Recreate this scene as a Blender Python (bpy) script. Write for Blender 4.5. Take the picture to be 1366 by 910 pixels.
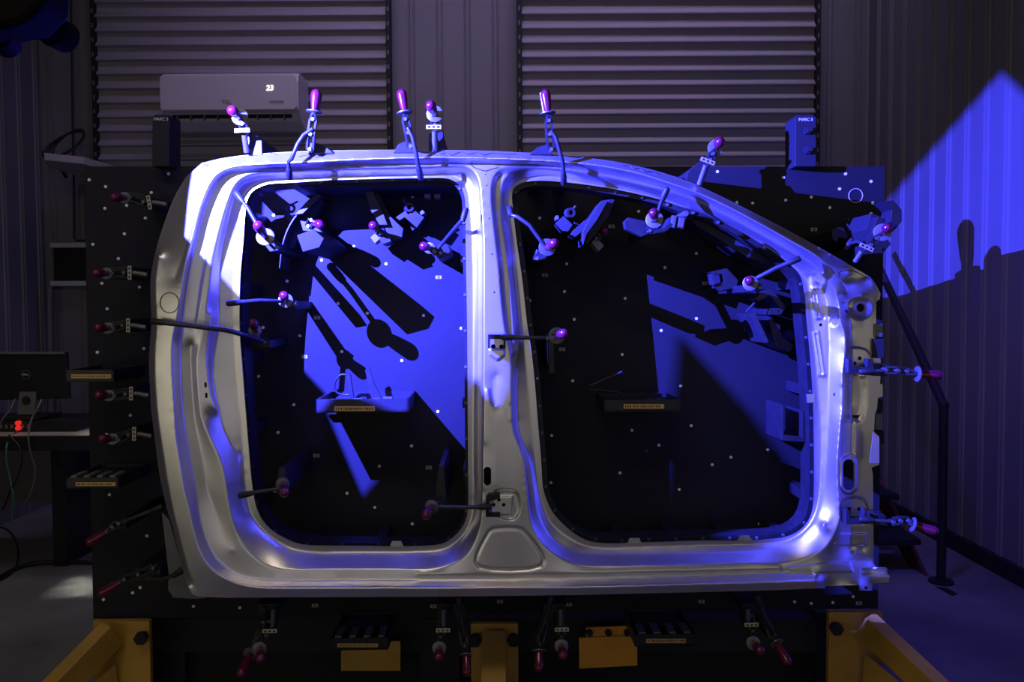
import bpy, bmesh, math, random
import numpy as np
from mathutils import Vector, Matrix
S = bpy.context.scene
for o in list(bpy.data.objects): bpy.data.objects.remove(o)
random.seed(4)
C = S.collection
# ------------------------------------------------------------------ camera
F = 1100.0; CX, CY = 683.0, 455.0
CAM = Vector((0, 0, 1.42))
PITCH = math.radians(2.4); ROLL = 0.006
fwd = Vector((0, math.cos(PITCH), -math.sin(PITCH)))
right = Vector((1, 0, 0)); up = right.cross(fwd)
right2 = (right*math.cos(ROLL) - up*math.sin(ROLL)).normalized(); up2 = right2.cross(fwd)
cd = bpy.data.cameras.new('camera'); cam = bpy.data.objects.new('camera', cd); C.objects.link(cam)
cd.sensor_width = 36.0; cd.lens = F/1366*36; cd.clip_start = 0.02
m = Matrix((right2, up2, -fwd)).transposed().to_4x4(); m.translation = CAM
cam.matrix_world = m; S.camera = cam
# ------------------------------------------------------------------ world, lights, exposure
w = bpy.data.worlds.new('world'); S.world = w; w.use_nodes = True
w.node_tree.nodes['Background'].inputs[0].default_value = (0.16, 0.13, 1.0, 1)
w.node_tree.nodes['Background'].inputs[1].default_value = 0.032
S.view_settings.view_transform = 'Standard'; S.view_settings.look = 'None'
S.view_settings.exposure = 0.0; S.view_settings.gamma = 1.0; S.view_settings.use_curve_mapping = False
def light(name, kind, loc, power, color, target=None, **kw):
    d = bpy.data.lights.new(name, kind); d.energy = power; d.color = color
    for k, v in kw.items(): setattr(d, k, v)
    o = bpy.data.objects.new(name, d); C.objects.link(o); o.location = loc
    if target is not None:
        o.rotation_euler = (Vector(target)-Vector(loc)).to_track_quat('-Z', 'Y').to_euler()
    return o
LP = Vector((-0.99, 1.55, 2.01))                       # the blue scanner projector
light('projector_bulb', 'POINT', LP, 4300, (0.048, 0.052, 1.0), shadow_soft_size=0.00035)
light('overhead_fill_light', 'AREA', (-0.7, 0.5, 3.3), 15, (1.0, 0.86, 0.66), (-0.2, 2.6, 1.2), shape='RECTANGLE', size=2.4, size_y=0.16)  # added warm key lamp, placed so the panel creases catch highlights
light('front_fill_light', 'AREA', (-0.8, -2.4, 1.15), 11, (1.0, 0.94, 0.87), (-0.1, 2.6, 1.3), shape='RECTANGLE', size=4.6, size_y=1.7)  # added broad fill behind the camera for the panel faces to reflect
light('blue_bounce_fill', 'AREA', (1.2, 3.2, 3.05), 7, (0.12, 0.08, 1.0), (2.5, 4.3, 0.1), shape='RECTANGLE', size=.3, size_y=.3, spread=math.radians(85))  # added blue lamp standing in for bounce on the right wall and floor
light('skylight_beam', 'AREA', (-2.0, 4.36, 4.9), 1.5, (1.0, 1.0, 0.86), (-2.0, 4.36, 0.0), shape='RECTANGLE', size=.62, size_y=.64, spread=math.radians(2))
light('right_fill_light', 'AREA', (2.45, -0.7, 1.5), 4.5, (1.0, 0.93, 0.8), (1.1, 2.2, 1.3), shape='RECTANGLE', size=1.9, size_y=1.9)  # added dim fill for the front pillar to mirror
light('rear_bay_light', 'AREA', (0.2, 4.7, 4.9), 17, (0.6, 0.47, 1.0), (0.0, 6.0, 2.3), shape='RECTANGLE', size=4.4, size_y=0.2, spread=math.radians(90))
light('left_fill_light', 'AREA', (-3.2, -0.6, 1.0), 7, (1.0, 0.92, 0.66), (-0.9, 2.2, 1.3), shape='RECTANGLE', size=1.7, size_y=1.05)  # added warm fill that brightens the panel's left skin
light('doorway_light', 'AREA', (-3.1, 4.0, 2.6), 1.5, (1.0, 0.93, 0.75), (-2.2, 4.1, 0.0), shape='RECTANGLE', size=0.6, size_y=0.6, spread=math.radians(100))
# ------------------------------------------------------------------ pixel -> world helpers
YAW = 0.024
PN = Vector((YAW, -1, 0)).normalized(); PU = Vector((1, YAW, 0)).normalized(); PV = Vector((0, 0, 1))
P0 = Vector((0, 2.6, 0))
def ray(px, py): return fwd + right2*((px-CX)/F) - up2*((py-CY)/F)
def W(px, py, off=0.0):
    d = ray(px, py); t = (off - (CAM-P0).dot(PN))/d.dot(PN); return CAM + d*t
def Wy(px, py, y): d = ray(px, py); return CAM + d*(y/d.y)
def Wx(px, py, x): d = ray(px, py); return CAM + d*(x/d.x)
def Wz(px, py, z): d = ray(px, py); return CAM + d*((z-CAM.z)/d.z)
# ------------------------------------------------------------------ materials
def mat(name, col, rough=0.5, metal=0.0, emit=0.0, bump=0.0, scale=40, var=0.0, vscale=3.0, spec=0.5):
    m = bpy.data.materials.new(name); m.use_nodes = True
    nt = m.node_tree; b = nt.nodes['Principled BSDF']
    b.inputs['Base Color'].default_value = (*col, 1); b.inputs['Roughness'].default_value = rough
    b.inputs['Metallic'].default_value = metal; b.inputs['Specular IOR Level'].default_value = spec
    if emit: b.inputs['Emission Color'].default_value = (*col, 1); b.inputs['Emission Strength'].default_value = emit
    tc = nt.nodes.new('ShaderNodeTexCoord')
    if var:
        n = nt.nodes.new('ShaderNodeTexNoise'); n.inputs['Scale'].default_value = vscale; n.inputs['Detail'].default_value = 7
        nt.links.new(tc.outputs['Object'], n.inputs['Vector'])
        r = nt.nodes.new('ShaderNodeValToRGB'); r.color_ramp.elements[0].position = 0.3; r.color_ramp.elements[1].position = 0.7
        r.color_ramp.elements[0].color = (*[c*(1-var) for c in col], 1); r.color_ramp.elements[1].color = (*[min(1, c*(1+var)) for c in col], 1)
        nt.links.new(n.outputs['Fac'], r.inputs['Fac']); nt.links.new(r.outputs['Color'], b.inputs['Base Color'])
    if bump:
        n = nt.nodes.new('ShaderNodeTexNoise'); n.inputs['Scale'].default_value = scale; n.inputs['Detail'].default_value = 5
        nt.links.new(tc.outputs['Object'], n.inputs['Vector'])
        bp = nt.nodes.new('ShaderNodeBump'); bp.inputs['Strength'].default_value = bump; bp.inputs['Distance'].default_value = 0.002
        nt.links.new(n.outputs['Fac'], bp.inputs['Height']); nt.links.new(bp.outputs['Normal'], b.inputs['Normal'])
    return m
M = dict(
 steel=mat('galvanised_steel', (0.70, 0.685, 0.66), 0.34, 0.91, bump=0.05, scale=25, var=0.06, vscale=9),
 plate=mat('black_painted_plate', (0.014, 0.014, 0.0145), 0.62, 0, var=0.15, vscale=2.5, spec=0.2),
 black=mat('matt_black_paint', (0.018, 0.018, 0.02), 0.6, spec=0.25),
 dark=mat('blackened_steel', (0.02, 0.02, 0.023), 0.45, 0.3, var=0.2, vscale=30),
 tool=mat('clamp_steel', (0.05, 0.05, 0.055), 0.38, 0.5, var=0.2, vscale=40),
 gauge=mat('blued_gauge_steel', (0.035, 0.035, 0.04), 0.45, 0.4, var=0.15, vscale=30),
 zinc=mat('zinc_plated_steel', (0.15, 0.15, 0.15), 0.42, 0.6),
 red=mat('red_plastic_grip', (0.11, 0.006, 0.024), 0.22, spec=0.6),
 tag=mat('cream_engraved_tag', (0.4, 0.37, 0.25), 0.5),
 ink=mat('black_ink', (0.01, 0.01, 0.012), 0.6),
 white=mat('white_ink', (0.7, 0.7, 0.7), 0.5),
 dot=mat('retroreflective_white', (0.85, 0.85, 0.8), 0.4),
 yellow=mat('yellow_enamel', (0.46, 0.27, 0.035), 0.45, var=0.18, vscale=7, bump=0.1, scale=60),
 orange=mat('amber_plate_paint', (0.72, 0.33, 0.02), 0.4, var=0.08, vscale=10),
 label=mat('yellow_label_tape', (0.62, 0.40, 0.10), 0.55),
 clad=mat('cream_wall_cladding', (0.195, 0.183, 0.195), 0.5, var=0.08, vscale=1.2),
 door=mat('roller_door_steel', (0.31, 0.285, 0.295), 0.48, var=0.06, vscale=1.5),
 floor=mat('concrete_floor', (0.15, 0.147, 0.14), 0.75, var=0.35, vscale=2.2, bump=0.4, scale=12),
 acw=mat('white_abs_plastic', (0.55, 0.53, 0.52), 0.45),
 plastic=mat('black_plastic', (0.015, 0.015, 0.016), 0.5, spec=0.3),
  matt=mat('matt_black_lens_hood', (0.004, 0.004, 0.004), 0.8, spec=0.05),
 grey=mat('grey_plastic', (0.16, 0.15, 0.14), 0.45),
 wood=mat('pale_laminate', (0.42, 0.38, 0.33), 0.5, var=0.15, vscale=6),
 digit=mat('lit_white_digits', (1.0, 0.96, 0.85), 0.5, emit=2.5),
 led=mat('red_indicator', (1.0, 0.03, 0.03), 0.4, emit=0.6),
 rubber=mat('black_rubber', (0.012, 0.012, 0.012), 0.55),
 green=mat('green_cable_jacket', (0.03, 0.22, 0.16), 0.45),
 rust=mat('red_oxide_paint', (0.12, 0.02, 0.02), 0.5),
 glass=mat('lens_glass', (0.03, 0.03, 0.05), 0.05, spec=0.9),
)
# ------------------------------------------------------------------ mesh builder
class MB:
    def __init__(s): s.v = []; s.f = []
    def add(s, vs, fs):
        n = len(s.v); s.v += [Vector(v) for v in vs]; s.f += [tuple(i+n for i in f) for f in fs]; return s
    def box(s, c, a, b, n):                               # centre and three half-axis vectors
        c = Vector(c); vs = [c+a*i+b*j+n*k for k in (-1, 1) for j in (-1, 1) for i in (-1, 1)]
        return s.add(vs, [(0, 2, 3, 1), (4, 5, 7, 6), (0, 1, 5, 4), (2, 6, 7, 3), (0, 4, 6, 2), (1, 3, 7, 5)])
    def abox(s, x0, x1, y0, y1, z0, z1):
        return s.box(((x0+x1)/2, (y0+y1)/2, (z0+z1)/2), Vector(((x1-x0)/2, 0, 0)), Vector((0, (y1-y0)/2, 0)), Vector((0, 0, (z1-z0)/2)))
    def prism(s, pts, d):                                 # closed polygon pts extruded by vector d
        pts = [Vector(p) for p in pts]; n = len(pts); d = Vector(d)
        fs = [tuple(range(n)), tuple(range(2*n-1, n-1, -1))] + [(i, i+n, (i+1) % n+n, (i+1) % n) for i in range(n)]
        return s.add(pts+[p+d for p in pts], fs)
    def pbox(s, x0, y0, x1, y1, o0, o1):                  # box on the fixture frame, front face given by pixels
        return s.prism([W(x0, y0, o1), W(x0, y1, o1), W(x1, y1, o1), W(x1, y0, o1)], -PN*(o1-o0))
    def pprism(s, pts, o0, o1): return s.prism([W(x, y, o1) for x, y in pts], -PN*(o1-o0))
    def sweep(s, pts, sec, ref=None, cap=True):           # sec: list of (a,b) offsets, or function(i)->list
        pts = [Vector(p) for p in pts]; n = len(pts); rings = []
        t0 = (pts[1]-pts[0]).normalized()
        r = Vector(ref) if ref is not None else (Vector((0, 0, 1)) if abs(t0.z) < .9 else Vector((1, 0, 0)))
        for i, p in enumerate(pts):
            t = ((pts[min(i+1, n-1)]-pts[max(i-1, 0)])).normalized()
            a = r.cross(t)
            if a.length < 1e-5: a = Vector((1, 0, 0)).cross(t)
            a.normalize(); b = t.cross(a)
            if ref is None: r = b
            sc = sec(i) if callable(sec) else sec
            rings.append([p+a*u+b*v for u, v in sc])
        k = len(rings[0]); vs = [v for q in rings for v in q]; fs = []
        for i in range(n-1):
            for j in range(k): fs.append((i*k+j, i*k+(j+1) % k, (i+1)*k+(j+1) % k, (i+1)*k+j))
        if cap: fs += [tuple(range(k-1, -1, -1)), tuple((n-1)*k+j for j in range(k))]
        return s.add(vs, fs)
    def tube(s, pts, r, k=10):
        f = r if callable(r) else (lambda i: r)
        return s.sweep(pts, lambda i: [(f(i)*math.cos(2*math.pi*j/k), f(i)*math.sin(2*math.pi*j/k)) for j in range(k)])
    def bar(s, pts, w_, t_, ref=None):
        return s.sweep(pts, [(-w_/2, -t_/2), (w_/2, -t_/2), (w_/2, t_/2), (-w_/2, t_/2)], ref=ref)
    def lathe(s, a, b, prof, k=20):                       # prof: (t along a->b, radius)
        a, b = Vector(a), Vector(b); d = b-a; q = d.to_track_quat('Z', 'Y')
        vs, fs = [], []
        for t, r in prof:
            for j in range(k):
                an = 2*math.pi*j/k; vs.append(a+d*t+q@Vector((r*math.cos(an), r*math.sin(an), 0)))
        for i in range(len(prof)-1):
            for j in range(k): fs.append((i*k+j, i*k+(j+1) % k, (i+1)*k+(j+1) % k, (i+1)*k+j))
        fs += [tuple(range(k-1, -1, -1)), tuple((len(prof)-1)*k+j for j in range(k))]
        return s.add(vs, fs)
    def cyl(s, a, b, r, k=20): return s.lathe(a, b, [(0, r), (1, r)], k)
    def ball(s, c, r, k=14):
        c = Vector(c); return s.lathe(c-PV*r, c+PV*r, [((1-math.cos(math.pi*i/8))/2, max(r*math.sin(math.pi*i/8), 1e-4)) for i in range(9)], k)
    def ring(s, c, ax, r0, r1, th, k=24):                 # flat washer
        c = Vector(c); q = Vector(ax).to_track_quat('Z', 'Y'); vs = []; fs = []
        for j in range(k):
            an = 2*math.pi*j/k; e = q@Vector((math.cos(an), math.sin(an), 0)); n = q@Vector((0, 0, th/2))
            vs += [c+e*r0-n, c+e*r1-n, c+e*r1+n, c+e*r0+n]
        for j in range(k):
            a, b = 4*j, 4*((j+1) % k)
            for i in range(4): fs.append((a+i, b+i, b+(i+1) % 4, a+(i+1) % 4))
        return s.add(vs, fs)
    def build(s, name, m, parent=None, smooth=0, bevel=0.0, label=None):
        me = bpy.data.meshes.new(name); base = parent.matrix_world.translation if parent else Vector((0, 0, 0))
        if parent is not None: base = Vector(parent['_o'])
        if parent is None and s.v:
            lo = Vector((min(v.x for v in s.v), min(v.y for v in s.v), min(v.z for v in s.v)))
            hi = Vector((max(v.x for v in s.v), max(v.y for v in s.v), max(v.z for v in s.v)))
            base = Vector(((lo.x+hi.x)/2, (lo.y+hi.y)/2, lo.z))
        me.from_pydata([v-base for v in s.v], [], s.f); me.materials.append(M[m])
        bm = bmesh.new(); bm.from_mesh(me); bmesh.ops.recalc_face_normals(bm, faces=bm.faces); bm.to_mesh(me); bm.free()
        if smooth:
            for p in me.polygons: p.use_smooth = True
            me.set_sharp_from_angle(angle=math.radians(smooth))
        o = bpy.data.objects.new(name, me); C.objects.link(o)
        if parent is not None:
            o.parent = parent
            if '_w' in parent.keys(): pass
        else: o.location = base
        o['_o'] = list(base)
        if label: o['label'] = label
        if bevel:
            b = o.modifiers.new('bevel', 'BEVEL'); b.width = bevel; b.segments = 2; b.limit_method = 'ANGLE'
        return o
def thing(name, label, cat, loc, group=None):
    o = bpy.data.objects.new(name, None); C.objects.link(o); o.location = loc; o['_o'] = list(loc); o.empty_display_size = .05
    o['label'] = label; o['category'] = cat
    if group: o['group'] = group
    return o
def tag(o, label, cat, group=None):
    o['label'] = label; o['category'] = cat
    if group: o['group'] = group
    return o
def struct(o): o['kind'] = 'structure'; return o
def text(body, name, origin, ux, vy, size, m, parent, depth=0.001):
    cu = bpy.data.curves.new(name, 'FONT'); cu.body = body; cu.size = size; cu.extrude = depth; cu.align_x = 'CENTER'; cu.align_y = 'CENTER'
    ob = bpy.data.objects.new(name, cu); C.objects.link(ob)
    dg = bpy.context.evaluated_depsgraph_get(); me = bpy.data.meshes.new_from_object(ob.evaluated_get(dg))
    bpy.data.objects.remove(ob); me.materials.clear(); me.materials.append(M[m])
    ux = Vector(ux).normalized(); vy = Vector(vy).normalized(); nz = ux.cross(vy)
    R = Matrix((ux, vy, nz)).transposed().to_4x4(); R.translation = Vector(origin)-(Vector(parent['_o']) if parent else Vector((0,0,0)))
    me.transform(R); o = bpy.data.objects.new(name, me); C.objects.link(o)
    if parent: o.parent = parent
    return o
def CR(pts, closed=False, n=6):                          # centripetal-ish Catmull-Rom through points (tuples of any length)
    P = [np.array(p, float) for p in pts]; N = len(P); out = []
    rng = range(N) if closed else range(N-1)
    for i in rng:
        p0 = P[(i-1) % N] if closed or i > 0 else P[0]*2-P[1]
        p1, p2 = P[i], P[(i+1) % N]
        p3 = P[(i+2) % N] if closed or i < N-2 else P[-1]*2-P[-2]
        d = lambda a, b: max(np.linalg.norm((b-a)[:2])**.5, 1e-3)
        t0 = 0; t1 = t0+d(p0, p1); t2 = t1+d(p1, p2); t3 = t2+d(p2, p3)
        for k in range(n):
            t = t1+(t2-t1)*k/n
            A1 = (t1-t)/(t1-t0)*p0+(t-t0)/(t1-t0)*p1; A2 = (t2-t)/(t2-t1)*p1+(t-t1)/(t2-t1)*p2; A3 = (t3-t)/(t3-t2)*p2+(t-t2)/(t3-t2)*p3
            B1 = (t2-t)/(t2-t0)*A1+(t-t0)/(t2-t0)*A2; B2 = (t3-t)/(t3-t1)*A2+(t-t1)/(t3-t1)*A3
            out.append(tuple((t2-t)/(t2-t1)*B1+(t-t1)/(t2-t1)*B2))
    if not closed: out.append(tuple(P[-1]))
    return out
def smooth(pts, closed=False, sig=7.0, stepl=3.0):          # resample evenly and low-pass a traced line
    P = np.array(pts, float)
    if closed: P = np.vstack([P, P[:1]])
    sl = np.r_[0, np.cumsum(np.hypot(*(np.diff(P[:, :2], axis=0).T)))]
    n = max(4, int(sl[-1]/stepl)); t = np.linspace(0, sl[-1], n, endpoint=not closed)
    Q = np.stack([np.interp(t, sl, P[:, k]) for k in range(P.shape[1])], 1); st = sl[-1]/n
    r_ = int(3*sig/st); kx = np.exp(-.5*(np.arange(-r_, r_+1)*st/sig)**2); kx /= kx.sum()
    if closed: E = np.vstack([Q[-r_:], Q, Q[:r_]]) if r_ else Q
    else:
        a, b = Q[:1], Q[-1:]; i = np.arange(1, r_+1); i = np.minimum(i, len(Q)-1)
        E = np.vstack([2*a-Q[i][::-1], Q, 2*b-Q[-1-i]])
    return [tuple(v) for v in np.stack([np.convolve(E[:, k], kx, 'valid') for k in range(P.shape[1])], 1)]
# ================================================================== SETTING
XL, XR, YB, ZC = -3.38, 2.57, 6.0, 5.2
struct(MB().abox(XL-.1, XR+.1, -3, YB+.1, -.1, 0).build('floor', 'floor'))
struct(MB().abox(XL-.1, XR+.1, -3, YB+.1, ZC, ZC+.1).build('ceiling', 'clad'))
def cladding(p0, du, length, n, pitch=0.2, phase=0.0):
    # vertical-ribbed sheet: profile in (u, depth) extruded in z; n = normal towards the room
    prof = [(0, 0)]; u = phase
    while u < length:
        for a, dpt in ((0, 0), (.004, .012), (.010, .012), (.014, 0), (.034, 0), (.038, .012), (.044, .012), (.048, 0)):
            if 0 < u+a < length: prof.append((u+a, dpt))
        u += pitch
    prof.append((length, 0)); vs = []; fs = []
    for u, dd in prof:
        b = Vector(p0)+Vector(du)*u+Vector(n)*dd; vs += [b, b+Vector((0, 0, ZC))]
    for i in range(len(prof)-1): fs.append((2*i, 2*i+2, 2*i+3, 2*i+1))
    b0 = Vector(p0)-Vector(n)*.08; b1 = b0+Vector(du)*length; k = len(vs)
    vs += [b0, b0+Vector((0, 0, ZC)), b1, b1+Vector((0, 0, ZC))]; e = 2*(len(prof)-1)
    fs += [(k, k+2, k+3, k+1), (0, 1, k+1, k), (e, e+1, k+3, k+2)]
    return MB().add(vs, fs)
struct(cladding((XL, YB, 0), (1, 0, 0), XR-XL, (0, -1, 0), .2, 0.05).build('wall_back', 'clad'))
struct(cladding((XR, -3, 0), (0, 1, 0), YB+3, (-1, 0, 0), .19, 0.06).build('wall_right', 'clad'))
struct(cladding((XL, -3, 0), (0, 1, 0), YB+3, (1, 0, 0), .2, 0.1).build('wall_left', 'clad'))
# bottom channel along the right wall
struct(MB().abox(XR-.035, XR, -3, YB-.05, 0, .09).build('baseboard_right', 'black'))
def shutter(px0, px1, name):
    x0 = Wy(px0, 200, 5.93).x; x1 = Wy(px1, 200, 5.93).x; vs = []; fs = []; z = 0.02; prof = [(5.93, 0.0)]
    while z < 4.7:
        prof += [(5.93, z+.001), (5.93, z+.050), (5.897, z+.058), (5.897, z+.066), (5.93, z+.099)]; z += .1
    # up-facing slope shows bright; steeper return below
    prof2 = [(y, zz) for y, zz in prof]
    for y, zz in prof2: vs += [(x0, y, zz), (x1, y, zz)]
    for i in range(len(prof2)-1): fs.append((2*i, 2*i+1, 2*i+3, 2*i+2))
    k = len(vs); top = prof2[-1][1]; vs += [(x0, 5.965, 0), (x1, 5.965, 0), (x0, 5.965, top), (x1, 5.965, top)]
    fs += [(k, k+1, k+3, k+2), (2*len(prof2)-2, 2*len(prof2)-1, k+3, k+2)]
    return struct(MB().add(vs, fs).build(name, 'door'))
shutter(131, 517, 'door_1'); shutter(697, 1087, 'door_2')
ntr = 1
for a, b in ((125.5, 131), (517, 522.5), (690, 697), (1087, 1093)):
    xa = Wy(a, 200, 5.9).x; xb = Wy(b, 200, 5.9).x
    g = MB().abox(xa, xb, 5.89, 5.97, 0, ZC).build(f'trim_{ntr}', 'black'); struct(g)
    q = MB()
    for i in range(46): q.abox((xa+xb)/2-.006, (xa+xb)/2+.006, 5.886, 5.892, .5+i*.1, .53+i*.1)
    h = q.build('guide_slots', 'grey', g); struct(h); ntr += 1
# window-like recess on the rear-left wall
w1 = struct(MB().abox(*sorted((Wy(70, 330, 5.94).x, Wy(114, 330, 5.94).x)), 5.955, 5.985, Wy(90, 374, 5.94).z, Wy(90, 331, 5.94).z).build('window_1', 'plastic'))
for y0, y1 in ((324, 330.5), (375, 381.5)):
    struct(MB().abox(Wy(69, y0, 5.94).x, Wy(116, y0, 5.94).x, 5.92, 5.98, Wy(90, y1, 5.94).z, Wy(90, y0, 5.94).z).build('window_frame', 'acw', w1))
# conduit running down the back-left corner and beside the window
q = MB(); 
q.tube([Wy(94, -20, 5.9), Wy(98.5, 250, 5.9), Wy(99, 318, 5.9), Wy(102, 321, 5.9), Wy(114, 321, 5.9)], .008)
tag(q.build('wall_cable', 'rubber', smooth=50), 'thin black cable dropping down the rear wall beside the window opening', 'cable')
q = MB(); q.tube([Wy(66, 385, 5.85), Wy(68, 620, 5.85)], .02)
q.tube([Wy(67, 385, 5.85), Wy(67, 385, 5.99)], .012)
tag(q.build('conduit', 'grey', smooth=50), 'grey vertical conduit in the rear left corner behind the monitor', 'pipe')
# ------------------------------------------------------------------ stamped body side panel
BO = 0.30
R0 = CR([(395,243),(376,244),(360,245),(345,249.5),(334,257.5),(329,269),(327,284),(324.6,320),(321,360),(319.5,395),(319.5,440),(323,489),(327.5,547),(332.6,609),(336,645),(342,678),(349,693),(360,706),(378,717.5),(395,725),(409,727.5),(452,728.5),(520,729),(575,728),(594.6,724),(609,713),(620,698),(624,682),(624.5,623),(624,550),(623,430),(621.7,354),(621,310),(620.8,278),(619.3,259),(614,248.6),(607,241.5),(596,237.8),(560,237.6),(502,238.5),(426,241)], True, 4)
F0 = CR([(750,242.7),(798.6,248.6),(842.5,257),(880.6,266),(901,273),(935,283.5),(958.6,293),(1002.5,316.6),(1046,346),(1056,354.4),(1065,362.5),(1070.5,372),(1073.4,389),(1076.4,422.5),(1081.7,476.6),(1085,525),(1086.3,570),(1086.3,665),(1084,683),(1080,694),(1071.7,705),(1058.6,713.7),(1044,718),(1026,720),(1006,721.4),(940,721.7),(855,724),(802,725),(777,719),(751.7,700),(736,682),(728,664),(724,649.6),(722,616),(717.6,564.6),(714,518),(709.6,474),(703.5,435),(697,376),(689,320),(684,275),(682.8,258),(687.4,248.6),(700,242.7),(721,241)], True, 4)
OUT = smooth(CR([(269,217.5),(297.5,211),(331,206.5),(385,202.5),(450,200.5),(560,200),(648,201.2),(706,204),(760,208),(800,212.5),(828,217),(872,227),(913,240),(940,251.5),(980.5,271),(1032,297.6),(1100,334),(1146,361),(1160.6,369),(1168,378.6),(1174.5,391.7)], False, 4), False, 5) + \
 [(1173.5,399),(1168.6,402.5),(1168.6,446),(1166.6,452),(1167,466),(1174.7,477),(1175,496),(1174,512),(1177.6,513),(1177.6,529),(1171,531),(1170,545),(1167,553),(1166,576),(1173,583),(1173,620),(1162.5,624),(1164.5,633),(1165.5,753),(1169,757.5),(1183.7,758),(1184,766),(1186.7,768),(1186,777),(1164,778.5),(1164,788),(1146.4,788),(1146.4,780.5),(1101,782),(1101,785),(1090,785)] + \
 [(1034,787.5),(940,789.8),(777,793.7),(600,796),(300,797.5),(264,796),(256,792),(251,783)] + \
 CR([(247.5,773),(237,733.6),(228.4,697),(223,680),(212.6,632),(206.7,586.6),(202,550),(200,518),(198.7,481),(200,459),(202,430),(201,400),(201,369),(204,352),(209.6,327.6),(219,298),(232,264),(248,236)], False, 4)
rear_y = lambda pts, h: [(x, y, h) for x, y in pts]
K = []                                                    # creases: lists of (px,py,height)
def crease(pts, h, closed=False, n=4, curve=True):
    if isinstance(h, (int, float)): p = [(x, y, h) for x, y in pts]
    else: p = [(x, y, hh) for (x, y), hh in zip(pts, h)]
    q = smooth(CR(p, closed, n), closed, 6.5) if curve else list(p)
    if closed: q.append(q[0])
    K.append(q)
R0 = smooth(R0, True, 5); F0 = smooth(F0, True, 5)
K.append([(x, y, 0.0) for x, y in R0+[R0[0]]]); K.append([(x, y, 0.0) for x, y in F0+[F0[0]]])
# outline heights: skin edges roll back, right side is the inner structure
def outh(x, y):
    if x > 1160 and y > 755: return .02
    if x > 1160: return -.005
    if y < 400 and x > 1110: return .02
    if y > 776 and x < 1095: return .078
    if x > 1090: return .05
    if y < 380 and x > 268: return .066 if x < 1000 else .066-(x-1000)/110*.03
    return .055
K.append([(x, y, outh(x, y)) for x, y in OUT+[OUT[0]]])
END_OUT = 0
hS = .088
crease([(275,222),(264,260),(256,300),(246,340),(232,372)], .083)
crease([(212,340),(207,369),(206.5,400),(208,430),(206,460),(205,490),(206.5,520),(210,560),(216,600),(224,650),(231,686),(238,715),(246,745),(254,770),(262,780)], .080)
A = [(1090,775),(940,778.6),(780,783),(640,784),(500,784),(351,784),(322,779.7),(304.6,773),(282.6,758.5),(268,736.5),(258,704),(252,675),(249,667),(240,616),(234.5,579),(233,547),(229.4,488.6),(229.4,459),(236,427),(242,398),(246,368.6),(252,332),(257.5,317),(265,285),(274,259),(283,241),(291.6,231),(303,225),(326.8,220.7),(395,217.8),(480,213.5),(566,211),(620,211.3),(680,213),(720,214.6),(776.6,218.5),(813,223.5),(850,231),(886.4,242.7),(940,261.7),(1002.5,293),(1061,325.4),(1086,339),(1108,356.6),(1119.6,370),(1126,379),(1131,391)]
crease(A, [hS]*43+[.075,.06,.05,.04])
B = [(1084,764),(940,768.5),(780,771.6),(640,773.5),(500,773.5),(351,773.4),(322,768.7),(298.7,757),(282.6,738),(271,711.6),(263.6,682),(261,660),(253.6,616),(246,565),(243.5,547),(240.4,488.6),(240.4,459),(243,444.6),(245,405),(250.6,368.6),(254.6,348),(262,320),(268,292.5),(277,267.6),(286,248.6),(294.6,237),(305,230.5),(326.8,228),(395,224.4),(480,219.5),(566,217.3),(620,217),(680,218.5),(740,221.5),(776.6,226),(828,235.4),(872,245.6),(901,254.4),(944,271),(995,297),(1046.4,326),(1068,340),(1087,354),(1098,364)]
crease(B, [.052]*41+[.05,.047,.045])
# soft bead in the left pillar and lower valley
crease([(300,262),(288,285),(281,310),(275,335),(268,370),(262,410),(257,440)], .046)
crease([(305,262),(293,287),(286,312),(280,337),(273,370),(267,410),(262,436)], .050)
FF = [(255,459),(255,488.6),(258,532.5),(261,564.6),(268,598),(272.6,623),(275.5,649.6),(281,664),(290,690),(297,715),(310,735)]
crease(FF, [.038]*8+[.04,.045,.05])
D = [(373,759),(351,752.6),(334,739),(320.7,723),(312,704),(306,678),(302,652.5),(296,623),(290,605.6),(281,586.6),(271,564.6),(268,556),(263,503),(263,474),(269,452),(272.6,427),(277,398),(281,368.6),(283,349.5),(290,320),(296,297),(303,273.5),(309,256),(315,245),(324,237.5),(334,233.5),(356,230),(395,228.6),(480,225),(560,223.5),(600,222.5),(618,222.5),(631,227),(638.6,240),(640.5,263),(644,314),(644.4,354),(644.4,430),(644.6,520),(644.6,550),(644,594),(643.5,623),(643,655),(642,682),(639.6,704),(634,722),(624,739.5),(602,753),(578,759),(500,759.5),(441,759.6)]
crease(D, .047, True)
crease([(282,420),(278,452),(276,475),(277,490),(279,510),(283,530),(288,546)], .040)
E = [(405,742),(380.7,736.5),(358.7,722),(341,707),(329.5,689.6),(322,667),(322,638),(319.5,619),(315,604),(306,588),(297.5,569),(290,541),(285,518),(283,488.6),(286,466.6),(290,445),(291,440),(291.6,398),(292.4,371.5),(294.6,339),(298,320),(306,285),(312,263),(321,247),(335,239),(355,235.5),(395,234),(480,231),(560,229.5),(605,228),(620,230.5),(629,238),(633,247),(636,278),(638,330),(638,474),(637,600),(636,690),(629.5,702),(620,719),(605,733.5),(588,740.5),(560,742),(480,742)]
crease(E, .010, True)
R1 = [(405,735.5),(370,723),(351,707),(337,690),(330,667),(325.5,638),(324,609),(321,565),(318,547),(313.6,496),(310.7,445),(310.7,412),(311,383),(315,339),(315.5,320),(318.7,292),(322.4,262),(334,247.5),(350,240.5),(395,237.5),(480,234.3),(566,232.8),(601,232),(614,238),(623,250),(627,278),(630.5,325),(631.3,474),(631.5,600),(631,675),(629,692.6),(620,713),(602,729),(580,734.5),(480,736)]
crease(R1, -.002, True)
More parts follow.
